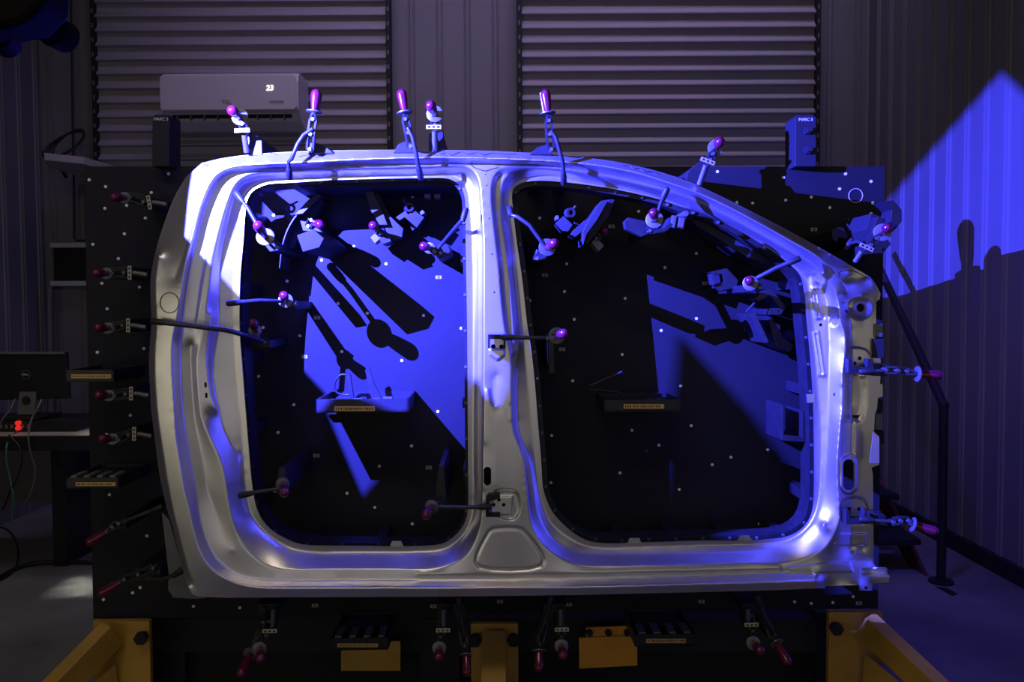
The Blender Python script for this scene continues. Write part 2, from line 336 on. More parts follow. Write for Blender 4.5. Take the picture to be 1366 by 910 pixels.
# front opening
FD = [(740,226.5),(720,224.5),(700,222.5),(676,223.5),(664,227),(657.5,237),(655.5,263),(660,310),(665,354),(668.6,398),(673.5,440),(680,470),(682.5,490),(682.5,518),(683.5,552),(685.4,576),(692.7,594),(699,611.5),(703,645),(706,682),(710,704),(720.6,723),(738,739.4),(755.7,749.7),(780,755.2),(860,754.6),(940,753.3),(1000,751),(1054,750.3),(1079,743),(1096.6,734),(1108,722.5),(1117,706),(1121.5,690),(1119.5,662),(1117.5,618.6),(1121,574.6),(1122.5,560),(1125.6,542),(1125,513),(1123.5,506),(1128,476.6),(1129,454.6),(1127,440),(1121,430),(1120,402),(1113,390),(1104,374),(1096,364),(1080,350.5),(1055,337),(1000,305.5),(944,275),(915.7,263.5),(872,251.5),(828,241),(776.6,231)]
crease(FD, .047, True)
crease([(676,229),(664,236),(660,262),(664.5,310),(670,354),(673.5,398),(678,440),(683,466)], [.04,.032,.03,.03,.03,.03,.034,.04])
crease([(678,234),(671,242),(668,275),(671.5,314),(677,354),(681,392),(685.6,440),(688,470)], [.036,.03,.028,.028,.028,.028,.03,.034])
FE = [(750,232.5),(715,230.5),(690,236),(677,246),(673.5,262),(674,280),(681,320),(686,366),(690,405),(692.5,440),(691,470),(689,500),(689,560),(690.5,576),(697,594),(704,611),(709,640),(713,665),(718,687),(728,707),(742,723),(760,734),(782,739),(860,739.5),(940,737.5),(1010,734.5),(1048,728),(1068,718),(1082,704),(1093,685),(1100,655),(1103,618.6),(1105,570),(1105.5,503),(1106,450),(1104,408),(1100.5,389),(1090,373),(1078.6,362.5),(1060,349.5),(1000,312),(940,284.5),(879,261.7),(828,248.2),(776.6,239)]
crease(FE, .012, True)
F1 = [(750,236),(715,234.8),(694,241),(681,250),(677.5,264),(679,285),(685,330),(690,376),(695,426),(700.5,474),(706,532),(709,570),(713,608),(716.5,644),(722,668),(733.7,697),(748,710),(767,722),(782,729.5),(860,730),(940,727.5),(1010,726),(1044,722),(1064,713.5),(1078,700),(1087,684),(1092.5,655),(1094,618),(1094,570),(1091,520),(1088,470),(1085,430),(1082,400),(1078,378),(1071,366),(1050,349),(1000,314.8),(940,287),(879,264),(828,251.5),(776.6,243)]
crease(F1, -.002, True)
# sill crease lines
crease([(560,765.8),(780,763.2),(940,759.8),(1040,757.5)], .053)
# B pillar swages
crease([(650,520),(653,545),(659,575),(661.5,610),(661,648)], .052)
crease([(672,545),(675,575),(685,605),(690,640),(694,680)], .050)
crease([(662,500),(660,525),(661,545),(656,520),(658,505)], .044)
# A pillar / hinge pillar creases
crease([(1086,366),(1096,382),(1099.5,404),(1101,450),(1100,500)], .009)
crease([(1122,402),(1150,395),(1170,403)], [.03,.0,-.004], curve=False)
crease([(1124,372),(1142,368),(1158,371)], .02)
crease([(1133,420),(1135,460),(1135,500),(1134,540),(1134,570),(1134,640),(1135,700),(1134,735)], -.003)
crease([(1152,420),(1152,500),(1150,600),(1150,735)], -.005)
crease([(1080,366),(1084,392),(1088,420),(1092,424),(1101,424)], .004)
crease([(1098,700),(1104,708)], .046, curve=False)
RES = 1.0; X0, Y0, X1, Y1 = 193, 194, 1192, 803
nx = int((X1-X0)/RES)+1; ny = int((Y1-Y0)/RES)+1
def solve():
    levels = [8, 4, 2, 1]; h = None
    for L in levels:
        r = RES*L; mx = int((X1-X0)/r)+2; my = int((Y1-Y0)/r)+2
        sx, sy, sh = [], [], []
        for c in K:
            a = np.array(c)
            for p, q in zip(a[:-1], a[1:]):
                n = max(1, int(np.ceil(np.hypot(*(q-p)[:2])/r*4.0))); t = (np.arange(n)/n)[:, None]; g_ = p+(q-p)*t
                sx.append(g_[:, 0]); sy.append(g_[:, 1]); sh.append(g_[:, 2])
        sx = np.clip((np.concatenate(sx)-X0)/r, 0, mx-1.001); sy = np.clip((np.concatenate(sy)-Y0)/r, 0, my-1.001); sh = np.concatenate(sh)
        ix, iy = sx.astype(int), sy.astype(int); fx_, fy_ = sx-ix, sy-iy
        idx = np.concatenate([iy*mx+ix, iy*mx+ix+1, (iy+1)*mx+ix, (iy+1)*mx+ix+1])
        wt = np.concatenate([(1-fx_)*(1-fy_), fx_*(1-fy_), (1-fx_)*fy_, fx_*fy_]); den = np.bincount(idx, wt, my*mx)
        live = den > 1e-6; den = np.maximum(den, .25)
        if h is None: h = np.full((my, mx), .04)
        else:
            yy = np.clip(np.arange(my)/2, 0, h.shape[0]-1.001); xx = np.clip(np.arange(mx)/2, 0, h.shape[1]-1.001)
            y0 = yy.astype(int); x0 = xx.astype(int); fy = (yy-y0)[:, None]; fxx = (xx-x0)[None]
            h = (h[y0][:, x0]*(1-fy)*(1-fxx)+h[y0+1][:, x0]*fy*(1-fxx)+h[y0][:, x0+1]*(1-fy)*fxx+h[y0+1][:, x0+1]*fy*fxx)
        for it in range(400 if L > 1 else 260):
            g = np.pad(h, 1, mode='edge'); h = .25*(g[:-2, 1:-1]+g[2:, 1:-1]+g[1:-1, :-2]+g[1:-1, 2:]); f_ = h.ravel()
            for rep in range(2):
                cur = (wt*f_[idx]).reshape(4, -1).sum(0); f_ += np.bincount(idx, wt*np.tile(sh-cur, 4), my*mx)/den*1.15
            h = f_.reshape(my, mx)
    for it in range(2):
        g = np.pad(h, 1, mode='edge')
        h = .25*h+.125*(g[:-2, 1:-1]+g[2:, 1:-1]+g[1:-1, :-2]+g[1:-1, 2:])+.0625*(g[:-2, :-2]+g[2:, 2:]+g[:-2, 2:]+g[2:, :-2])
    return h[:ny, :nx]
H = solve()
gx = X0+np.arange(nx)*RES; gy = Y0+np.arange(ny)*RES; GX, GY = np.meshgrid(gx, gy)
def sdist(poly, pad=14):                                   # signed distance (inside negative), banded
    P = np.array(poly)[:, :2]; Q = np.roll(P, -1, 0)
    ins = np.zeros(GX.shape, bool); D2 = np.full(GX.shape, 1e6)
    for (x1, y1), (x2, y2) in zip(P, Q):
        if y1 != y2:
            c = ((y1 > GY) != (y2 > GY)) & (GX < (x2-x1)*(GY-y1)/(y2-y1)+x1); ins ^= c
        i0 = max(0, int((min(x1, x2)-pad-X0)/RES)); i1 = int((max(x1, x2)+pad-X0)/RES)+2
        j0 = max(0, int((min(y1, y2)-pad-Y0)/RES)); j1 = int((max(y1, y2)+pad-Y0)/RES)+2
        sx, sy = GX[j0:j1, i0:i1], GY[j0:j1, i0:i1]
        if sx.size == 0: continue
        L2 = (x2-x1)**2+(y2-y1)**2+1e-9; t = np.clip(((sx-x1)*(x2-x1)+(sy-y1)*(y2-y1))/L2, 0, 1)
        D2[j0:j1, i0:i1] = np.minimum(D2[j0:j1, i0:i1], (sx-x1-t*(x2-x1))**2+(sy-y1-t*(y2-y1))**2)
    d = np.minimum(np.sqrt(D2), pad); return np.where(ins, -d, d)
def circ(x, y, r, ry=None, n=20): return [(x+r*math.cos(2*math.pi*i/n), y+(ry or r)*math.sin(2*math.pi*i/n)) for i in range(n)]
def stad(x, y, r, hh, n=8): return [(x+r*math.cos(math.pi*i/n), y-hh-r*math.sin(math.pi*i/n)) for i in range(n+1)]+[(x-r*math.cos(math.pi*i/n), y+hh+r*math.sin(math.pi*i/n)) for i in range(n+1)]
sm = lambda t: t*t*(3-2*t)
def step(d, w_): return sm(np.clip(.5-d/w_, 0, 1))         # 1 inside, 0 outside
def rim(d, w_): return np.exp(-(d/w_)**2)
# raised trapezoid bead at the foot of the B pillar
tp = CR([(660,703.5),(695.7,704),(704.4,711.6),(727,746),(722,758),(638.6,759),(632.7,748),(647,714.5),(653,706)], True, 4)
d = sdist(tp); H -= .0035*rim(d+2.2, 2.0); H -= .001*step(d+3, 3)
# hinge pad recess and pad
d = sdist(CR([(657,664),(662,655.5),(686,655.5),(692,663),(692,684),(684,693),(668,690),(658,684)], True, 3)); H -= .010*step(d, 4)
d = sdist([(655,661),(685,661),(685,689),(655,689)]); H += .008*step(d+1, 2.5)
d = sdist([(653,466),(673,466),(673,474),(663,481),(654,474)]); H += .006*step(d, 2)
d = sdist(CR([(1131,466),(1154,466),(1161,474),(1165,488),(1163,497),(1131,497)], True, 3)); H -= .005*step(d, 3)
d = sdist(circ(1147, 411, 15)); H += .012*step(d+2, 9)
d = sdist(stad(1132, 633.5, 12.5, 15)); H += .011*step(d+2, 3.5)
d = sdist(CR([(1132,500),(1148,497),(1153,530),(1146,560),(1130,556)], True, 3)); H -= .010*step(d, 12)
d = sdist([(1123,563),(1139,563),(1139,606),(1123,606)]); H -= .005*step(d, 4)
d = sdist([(1112,727.5),(1122,712),(1155,712),(1155,727.5)]); H += .004*step(d, 2.5)
d = sdist(CR([(1124,668),(1150,665),(1158,680),(1158,696),(1124,696)], True, 3)); H -= .006*step(d, 4)
d = sdist([(1048,757),(1080,754),(1100,751),(1134,750),(1138,763),(1060,764)]); H += .004*step(d, 2.5)
d = sdist(circ(1113, 430, 6)); H -= .003*step(d, 3)
d = sdist([(1150,760),(1186,760),(1186,767),(1150,767)]); H -= .02*step(d, 3)
for (bx0, by0), (bx1, by1) in (((1086,385),(1092,424)), ((1088,444),(1096,500))):
    d = sdist([(bx0-2, by0), (bx0+3, by0), (bx1+3, by1), (bx1-2, by1)]); H += .004*rim(d, 2.0)
holes = [[(272.5,510),(275.7,510),(276,517),(272.8,517)], [(273.5,524),(276.7,524),(277,531),(273.8,531)], stad(650.2, 635.4, 5, 7.6), stad(1132, 633.5, 7.2, 13.5),
  circ(658.5, 673.6, 2.5), circ(672, 673.6, 2.5), circ(665.6, 667, 2.4), circ(658, 462.5, 3.2), circ(669, 462.5, 3),
  circ(1147, 478, 2.7), circ(1140.5, 485, 2.7), circ(1153.5, 485, 2.7), circ(1148, 410.5, 5.6), circ(1129, 415.5, 2.4), circ(1095, 433.5, 2.3),
  circ(1113, 526.5, 1.4, 2.6), circ(1133, 679.5, 2.6), circ(1146, 679.5, 2.6), circ(1169.5, 601.5, 1.2), circ(1155.3, 784.5, 2.3),
  circ(648, 232.5, 1), circ(649.5, 247.5, 1), circ(653, 291.5, 1.1), circ(656.6, 339, 1.2), circ(659.5, 390, 1.3)]
SD = np.maximum(sdist(OUT), np.maximum(-sdist(R0), -sdist(F0)))
for hp in holes: SD = np.maximum(SD, -sdist(hp, 5))
def Wgrid(px, py, off):
    d = np.array(fwd)[None]+np.outer((px-CX)/F, np.array(right2))-np.outer((py-CY)/F, np.array(up2))
    n = np.array(PN); t = (off-np.dot(np.array(CAM-P0), n))/(d@n); return np.array(CAM)[None]+d*t[:, None]
def Hat(px, py):
    i = min(max((px-X0)/RES, 0), nx-1.01); j = min(max((py-Y0)/RES, 0), ny-1.01); a, b = int(i), int(j); u, v = i-a, j-b
    return float(H[b, a]*(1-u)*(1-v)+H[b, a+1]*u*(1-v)+H[b+1, a]*(1-u)*v+H[b+1, a+1]*u*v)
def SP(px, py, d=0.0): return W(px, py, BO+Hat(px, py)+d)   # point on the panel surface
def panel_mesh():
    ins = SD < 0; vid = -np.ones(SD.shape, int); n = ins.sum(); vid[ins] = np.arange(n)
    vx = list(GX[ins]); vy = list(GY[ins]); vh = list(H[ins]); cache = {}; faces = []; bnd = []
    c4 = ins[:-1, :-1]*1+ins[:-1, 1:]*1+ins[1:, 1:]*1+ins[1:, :-1]*1
    full = np.argwhere(c4 == 4)
    for j, i in full: faces.append((vid[j, i], vid[j+1, i], vid[j+1, i+1], vid[j, i+1]))
    for j, i in np.argwhere((c4 > 0) & (c4 < 4)):
        cs = [(j, i), (j+1, i), (j+1, i+1), (j, i+1)]; poly = []; cut = []
        for k in range(4):
            a, b = cs[k], cs[(k+1) % 4]; A_, B_ = ins[a], ins[b]
            if A_: poly.append(vid[a])
            if A_ != B_:
                key = (min(a, b), max(a, b))
                if key not in cache:
                    t = SD[a]/(SD[a]-SD[b]); cache[key] = len(vx)
                    vx.append(GX[a]+(GX[b]-GX[a])*t); vy.append(GY[a]+(GY[b]-GY[a])*t); vh.append(H[a]+(H[b]-H[a])*t)
                poly.append(cache[key]); cut.append((cache[key], A_))
        if len(set(poly)) >= 3: faces.append(tuple(dict.fromkeys(poly)))
        for k in range(0, len(cut)-1, 1):
            if cut[k][1] and not cut[k+1][1]: bnd.append((cut[k][0], cut[k+1][0]))
        if len(cut) >= 2 and not cut[0][1] and cut[-1][1]: bnd.append((cut[-1][0], cut[0][0]))
    vx, vy, vh = map(np.array, (vx, vy, vh)); V = Wgrid(vx, vy, BO+vh); nv = len(V)
    vmap = {}; extra = []; sk = []
    nb = np.array(PN)
    for a, b in bnd:
        for q in (a, b):
            if q not in vmap: vmap[q] = nv+len(extra); extra.append(V[q]); extra.append(V[q]-nb*.006)
        faces.append((vmap[a], vmap[a]+1, vmap[b]+1, vmap[b]))
    V = np.vstack([V, np.array(extra)]); base = np.array(W(683, 790, BO))
    me = bpy.data.meshes.new('body_side_panel'); me.from_pydata((V-base).tolist(), [], [tuple(int(i) for i in f) for f in faces])
    me.materials.append(M['steel']); me.validate()
    for p in me.polygons: p.use_smooth = True
    return me, Vector(base)
me, base = panel_mesh()
panel = bpy.data.objects.new('body_side_panel', me); C.objects.link(panel); panel.location = base; panel['_o'] = list(base)
tag(panel, 'bare stamped steel double cab body side panel with two door openings', 'car body panel')
MB().pprism([(216,684),(221,730),(225,765),(224,786),(231,797.5),(262,799),(275,798),(252,786),(247,770),(236,732),(226,694)], .30, .315).build('corner_flange', 'zinc', panel)
for poly in ([(433,0)],):
    pass
# lugs that stick into the openings along the bottom edge
for pts in ([(524,729),(520,729),(523,722),(535,722),(538,729)], [(837,725),(840,718),(853,718),(856,725)], [(984,721.5),(987,714.5),(999,714.5),(1004,721.5)]):
    MB().pprism(pts, .296, .300).build('lug', 'steel', panel)
MB().pprism([(1086.5,525.5),(1076,526),(1077,537.5),(1086.5,537)], .296, .300).build('lug', 'steel', panel)
MB().pprism([(1160,618),(1173,618),(1173,584),(1165,577)], .345, .348).build('hinge_tab', 'steel', panel)
# hand drawn felt pen marks
q = MB(); pts = [SP(x, y, .0012) for x, y in circ(226, 404, 12.5, 13.5, 28)]; q.tube(pts+[pts[0]], .0011, 5); q.build('pen_mark', 'ink', panel)
def squiggle(pts, r=.001):
    q = MB(); q.tube([SP(x, y, .001) for x, y in CR(pts, False, 5)], r, 5); q.build('pen_mark', 'ink', panel)
squiggle([(582,204),(588,206),(594,204),(602,207.5),(614,203),(624,206.5),(634,204),(645,207),(656,204.5),(672,206),(688,205.5)])
squiggle([(627,218),(632,223),(640,226),(648,228),(656,225.5),(664,223.5)])
squiggle([(827,219.5),(832,221),(840,221),(846,225),(853,225),(860,229),(870,229),(878,232)])
squiggle([(370,207),(361,204)]); squiggle([(398,209),(412,207),(420,210),(432,207),(445,207)])
squiggle([(1120,372),(1119.5,364),(1128,361),(1140,362),(1152,368),(1160,372)])
# ------------------------------------------------------------------ fixture plate
fx = thing('fixture_plate', 'big matt black upright checking fixture plate carrying the steel panel', 'fixture', W(650, 826, 0))
q = MB(); q.pprism([(112,222),(124.5,826),(1171,812),(1180,222)], -.06, 0); q.build('plate', 'plate', fx)
dots = [(119,240),(141,249),(202,257),(225,232),(140,278),(169,274),(194,291),(166,312),(124,326),(158,345),(186,383),(136,378),(143,412),(192,465),(130,470),(174,554),(142,580),(146,660),(196,715),(187,784),(177,791),(138,800),(258,809),(320,811),
 (357,248),(427,249),(464,247),(518,245),(550,262),(365,287),(472,329),(515,352),(406,334),(429,347),(383,375),(339,382),(451,405),(490,418),(565,421),(615,438),(536,481),(456,469),(584,549),(392,540),(345,502),(371,577),(549,595),(506,622),(463,658),(500,677),(550,699),(351,437),(475,723),(400,448),
 (730,249),(777,253),(845,259),(852,282),(720,291),(756,352),(797,314),(753,389),(707,401),(766,426),(882,441),(834,398),(929,338),(887,357),(929,425),(830,473),(764,508),(908,515),(922,568),(843,574),(879,594),(906,653),(736,581),(827,631),(735,644),(950,620),(1024,600),(1013,699),(975,610),
 (957,229),(1045,237),(1128,232),(1162,242),(1120,252),(1082,263),(1048,267),(1107,277),(1164,271),(1162,285),(1004,271),(983,270),(1060,803),(1082,805),(1111,804),(1138,796),(812,816),(559,810),(770,818),(923,809)]
for x, y in dots[:99]:
    c = W(x, y, .001); MB().cyl(c-PN*.001, c+PN*.0012, .0048, 10).build('target_dot', 'dot', fx)
q = MB(); q.ring(W(1141.5, 261, .001), PN, .0215, .0228, .002, 36); q.build('scribed_ring', 'white', fx)
for x, y in [(585,370),(423,424),(406,476),(422,608),(572,624),(727,367),(750,466),(816,302),(941,378),(1086,306),(667,803),(759,807),(936,803),(420,808),(578,809),(1146,805)]:
    q = MB(); q.pbox(x-4, y-2.2, x+4, y+2.2, 0, .002); t_ = q.build('plate_label', 'tag', fx)
    q = MB(); q.pbox(x-1.6, y-1.4, x+1.6, y-.4, .002, .0028); q.pbox(x-1.6, y+.4, x+1.6, y+1.4, .002, .0028); q.build('engraving', 'ink', t_)
# base frame below the plate
fz = lambda px, py, off: W(px, py, off)
fr = thing('fixture_stand', 'black welded steel base frame standing under the fixture plate', 'frame', (0, 2.7, 0))
def down(px0, px1, py_top, off0, off1, z0=0.0):
    a = W(px0, py_top, off1); b = W(px1, py_top, off1); a2 = Vector((a.x, a.y, z0)); b2 = Vector((b.x, b.y, z0))
    return [a, a2, b2, b], -PN*(off1-off0)
for x0, x1 in ((200, 245), (560, 612), (1090, 1106)):
    p, dd = down(x0, x1, 818, -.25, -.07); MB().prism(p, dd).build('upright', 'black', fr)
q = MB(); q.pbox(205, 826, 1100, 870, -.2, -.065); q.build('top_beam', 'black', fr)
p, dd = down(208, 1100, 930, -.16, -.1); MB().prism(p, dd).build('kick_panel', 'black', fr)
q = MB(); q.pbox(215, 870, 1098, 935, -.13, -.11); q.build('lower_panel', 'plate', fr)
# yellow legs
def leg(x0, x1, ytop, lean, label):
    t = thing('support_bracket', label, 'bracket', Vector((W((x0+x1)/2, ytop, 0).x, W(683, 850, 0).y, 0)), 'yellow floor brackets of the fixture')
    a = W(x0, ytop, .045); b = W(x1, ytop, .045)
    MB().prism([a, Vector((a.x, a.y, 0)), Vector((b.x, b.y, 0)), b], -PN*.02).build('back_plate', 'yellow', t)
    cx = (a+b)/2; wd = (b-a).length*.5
    foot = Vector((cx.x+lean, cx.y-.55, 0.02)); topp = Vector((cx.x+lean*.05, cx.y-.02, a.z-.03))
    MB().bar([topp, foot], wd*1.0, .05, ref=Vector((0, 1, .6))).build('brace', 'yellow', t, bevel=.003)
    MB().prism([topp+Vector((0, 0, -.1)), Vector((cx.x, cx.y-.02, .01)), foot], PU*.008).build('gusset', 'yellow', t)
    MB().abox(min(foot.x, cx.x)-.06, max(foot.x, cx.x)+.06, foot.y-.06, cx.y+.0, 0, .012).build('foot_plate', 'yellow', t)
    for f in (.09, .9):
        c = a+(b-a)*f-Vector((0, 0, .045)); q = MB(); q.lathe(c, c+PN*.03, [(0, .016), (.5, .016), (.55, .021), (1, .021)], 6); q.build('bolt', 'black', t)
leg(124, 199, 829, -.36, 'left yellow bracket with its brace slanting down to the left')
leg(628, 691, 832, 0.0, 'centre yellow bracket under the middle pillar')
leg(1106, 1177, 817, .42, 'right yellow bracket with its brace slanting down to the right')
# amber plates
t = tag(MB().pbox(455, 856, 534, 895, .02, .028).build('sign_plate', 'yellow'), 'plain yellow plate behind the lower left ribbed holder', 'plate')
t = thing('sign_plate', 'orange-yellow plate hung from three bolts beside the lower right ribbed holder', 'plate', W(811, 892, .02))
MB().pprism([(772.5,851.5),(850,848),(850,888),(773,892)], .03, .038).build('panel', 'orange', t)
MB().pprism([(782,838),(840,836),(840,849),(782,851)], .02, .028).build('hanger', 'orange', t)
for x in (786, 811, 836):
    c = W(x, 843, .028); MB().lathe(c, c+PN*.016, [(0, .011), (1, .011)], 6).build('bolt', 'black', t)
# ------------------------------------------------------------------ trays
def label_strip(t, x0, x1, y0, y1, off):
    l = MB().pbox(x0, y0, x1, y1, off, off+.002).build('label_strip', 'label', t); q = MB(); x = x0+2; rs = random.Random(int(x0))
    while x < x1-3:
        wd = rs.choice((.8, 1.2, 1.6)); q.pbox(x, y0+1.6, x+wd, y1-1.6, off+.002, off+.0026); x += wd+rs.choice((.9, 1.1, 2.0))
    q.build('lettering', 'ink', l)
TG = 'black trays and holders bolted to the fixture plate'
def tray(x0, x1, y0, y1, dep, label, lab, ribs=0, cat='tray'):
    t = thing('tool_tray', label, cat, W((x0+x1)/2, y1, dep*.5), TG)
    a = W(x0, y0, dep); b = W(x1, y0, dep); c = W(x1, y1, dep); dn = -PN
    wdt = (b-a).length; hh = (b-c).length; th = .005; o = W(x0, y1, dep); U = PU; q = MB()
    q.box(o+U*wdt/2+PV*th/2+dn*dep/2, U*wdt/2, PV*th/2, dn*dep/2)
    q.box(o+U*wdt/2+PV*hh/2+dn*th/2, U*wdt/2, PV*hh/2, dn*th/2)
    q.box(o+U*wdt/2+PV*(hh/2)+dn*(dep-th/2), U*wdt/2, PV*hh/2, dn*th/2)
    q.box(o+U*th/2+PV*hh/2+dn*dep/2, U*th/2, PV*hh/2, dn*dep/2)
    q.box(o+U*(wdt-th/2)+PV*hh/2+dn*dep/2, U*th/2, PV*hh/2, dn*dep/2)
    q.build('tray_body', 'dark', t)
    if ribs:
        MB().box(o+U*wdt/2+PV*(hh-.012)+dn*dep*.68, U*wdt*.42, PV*.004, dn*dep*.3).build('slide_plate', 'dark', t)
        for i in range(ribs):
            MB().box(o+U*(wdt*(i+.5)/ribs)+PV*(hh+.001)+dn*dep*.2, U*wdt*.055, PV*.004, dn*dep*.17).build('rib', 'grey', t)
    label_strip(t, *lab, dep); return t
T1 = tray(422, 545, 533, 551, .22, 'open black tray of small shims seen through the rear door opening', (446, 500, 542.2, 548.4))
T2 = tray(806, 908, 534, 550, .2, 'black tray with a bent wire seen through the front door opening', (832, 886, 539.3, 545.2))
tray(88, 152, 494, 510, .21, 'upper black holder jutting out on the left edge beside the monitor', (95, 148, 499.5, 504.8))
tray(88, 158, 638, 652, .21, 'ribbed black holder on the left edge below the desk', (101, 154, 643.6, 648.6), 4)
tray(441, 518, 852, 868, .21, 'ribbed black holder in front of the plain yellow plate', (450, 504, 858.8, 863.6), 4)
tray(847, 928, 847, 863, .21, 'ribbed black holder right of the orange bolted plate', (862, 915, 852.5, 858), 4)
# contents
sg = 'small grey shims in the tray'
for k, (x, y, s_) in enumerate([(430,534,5),(447,532,5),(478,531,6),(484,536,5),(492,534,7),(503,531,4),(518,529,6),(528,533,7),(472,536,4),(510,536,5)]):
    c = W(x, y+4, .06+.014*k); q = MB(); q.box(c, PU*.0022*s_, (PV*.35+PN*.9).normalized()*.018, PV*.004+PU*.001)
    tag(q.build('shim', 'zinc'), 'small bright metal shim lying loose in the open tray in the rear opening', 'shim', sg)
q = MB(); q.tube([W(x, y, .09) for x, y in CR([(462,500),(455,500),(448,507),(446,517),(450,524),(460,527),(468,526)], False, 5)], .0035, 8)
tag(q.build('hook', 'dark', smooth=50), 'curved dark hook standing in the left of the open tray', 'hook')
q = MB(); q.pprism([(462,499),(467,500),(472,534),(466,534)], .085, .1)
tag(q.build('gauge', 'dark'), 'upright dark blade standing next to the curved hook in the tray', 'gauge')
q = MB(); q.pprism([(487,494),(492,490),(499,512),(510,534),(496,534),(492,515)], .08, .09)
tag(q.build('gauge', 'dark'), 'tall dark triangular blade leaning out of the open tray', 'gauge')
q = MB(); q.tube([W(x, y, .1) for x, y in ((830,496),(808,506),(787,515),(786,520),(800,520.5),(825,523),(830,528))], .004, 8)
tag(q.build('bent_wire', 'dark', smooth=60), 'bent dark wire clip poking out left of the tray in the front opening', 'wire')
for x in (868, 886, 901):
    q = MB(); c = W(x, 535, .1); q.lathe(c-PU*.02, c+PU*.02, [(0, .004), (.2, .012), (.8, .012), (1, .004)], 12)
    tag(q.build('wire_spool', 'dark', smooth=50), 'rounded dark spool resting in the tray of the front opening', 'spool', 'rounded spools in the front opening tray')
# ------------------------------------------------------------------ corner blocks on top
def block(poly_front, x_text, y_text, label, txt, knobs, dep):
    t = thing('lifting_block', label, 'block', W(poly_front[1][0], poly_front[1][1], 0))
    MB().pprism(poly_front, dep-.09, dep).build('body', 'black', t, bevel=.002)
    text(txt, 'lettering', W(x_text, y_text, dep+.001), PU, PV, .0125, 'white', t)
    for x, y in knobs:
        c = W(x, y, dep); MB().lathe(c, c+PN*.03, [(0, .012), (.5, .012), (.5, .0085), (1, .0085)], 6).build('bolt', 'black', t)
block([(1061,158),(1061,222),(1089,222),(1089,156),(1084,153),(1064,153)], 1075, 159.5, 'black bolted block above the plate on the right', 'MARC 5', ((1076, 175), (1076, 201)), .06)
block([(203,156),(203,222),(226,222),(226,153),(206,153)], 214.5, 159, 'black bolted block above the plate on the left', 'MARC 5', (), .06)
# ------------------------------------------------------------------ toggle clamps
CG = 'red handled toggle clamps around the panel'
def clamp(label, grip, disc=10, links=None, arm=None, base=None, tagp=None, post=None, fork=None, lever=None, armr=.0055):
    a, b = W(*grip[0]), W(*grip[1])                       # a = root (at the disc), b = free end
    t = thing('toggle_clamp', label, 'clamp', a, CG)
    L = (b-a).length; r = .0125
    prof = [(0, r*.62), (.12, r*.7), (.3, r*.86), (.6, r), (max(.62, 1-1.1*r/L), r*1.06)]
    for i in range(1, 7):
        an = i/6*math.pi/2; prof.append((min(1, 1-1.1*r/L*(1-math.sin(an))), max(r*1.06*math.cos(an), .0004)))
    MB().lathe(a, b, prof, 16).build('grip', 'red', t, smooth=60)
    n = (b-a).normalized(); dr = disc*.00205
    MB().lathe(a-n*.002, a+n*.002, [(0, dr*.9), (.2, dr), (.8, dr), (1, dr*.9)], 28).build('guard_disc', 'zinc', t, smooth=40)
    if lever: MB().tube([W(*p) for p in lever], .005, 8).build('release_lever', 'zinc', t, smooth=50)
    if links:
        p = [W(*x) for x in links]; side = (p[1]-p[0]).cross(PN).normalized()*.008
        MB().bar([a]+[x+side for x in p], .005, .014, ref=PN).build('link', 'dark', t)
        MB().bar([a]+[x-side for x in p], .005, .014, ref=PN).build('link', 'dark', t)
        q = MB()
        for x in p: MB().cyl(x-PN*.012, x+PN*.012, .005, 10).build('pivot_pin', 'zinc', t, smooth=40)
    if arm:
        p = [W(*x) for x in arm]; MB().tube(p, armr, 8).build('arm', 'tool', t, smooth=60)
        e = p[-1]; d = (p[-1]-p[-2]).normalized()
        MB().lathe(e-d*.03, e+d*.008, [(0, .007), (.3, .0085), (.9, .0085), (1, .006)], 12).build('tip_pad', 'rubber', t, smooth=40)
    if base:
        for k, (poly, o0, o1) in enumerate(base): MB().pprism(poly, o0, o1).build('base_bracket', 'dark', t, bevel=.0015)
    if tagp:
        x, y, o_, an = tagp; c = W(x, y, o_); u = PU*math.cos(an)+PV*math.sin(an); v = PN.cross(u)
        g = MB().box(c, u*.0195, v*.0052, PN*.0015).build('number_tag', 'tag', t); q = MB()
        for s_ in (-.012, 0, .012): q.box(c+u*s_+PN*.0017, u*.0032, v*.0024, PN*.0004)
        q.build('engraving', 'ink', g)
    if post: MB().tube([W(*post[0]), W(*post[1])], .0075, 12).build('plunger', 'zinc', t, smooth=40)
    if fork: 
        for poly, o0, o1 in fork: MB().pprism(poly, o0, o1).build('fork', 'black', t)
    return t
clamp('upright clamp on the roof rail with its elbowed arm pressing near the rear corner', ((419,149,.42),(422.5,119,.42)), links=[(418,160,.41),(415,180,.41),(414,200,.40)], arm=[(417,172,.42),(405,180,.42),(397,192,.42),(389,212,.42),(385,216,.41),(386,236,.37)], base=[([(410,206),(414,190),(430,192),(445,204)], 0, .38)], lever=[(424,148,.41),(428,124,.41)])
clamp('upright clamp on the roof rail over the middle of the rear opening', ((540,150,.42),(535,119,.42)), links=[(541,160,.41),(545,178,.41),(548,196,.40)], arm=[(544,170,.42),(550,182,.42),(555,203,.41),(557,216,.40),(561,236,.37)], base=[([(524,204),(532,192),(541,188),(552,192),(554,204)], 0, .38)])
clamp('upright clamp on the roof rail just right of the middle pillar', ((731,151,.42),(727,119,.42)), links=[(732,162,.41),(733,180,.41),(735,200,.40)], arm=[(735,174,.42),(741,182,.42),(747,203,.41),(751,217,.40),(752,243,.36)], base=[([(706,206),(718,196),(732,192),(737,206)], 0, .38)], lever=[(726,150,.41),(722,124,.41)])
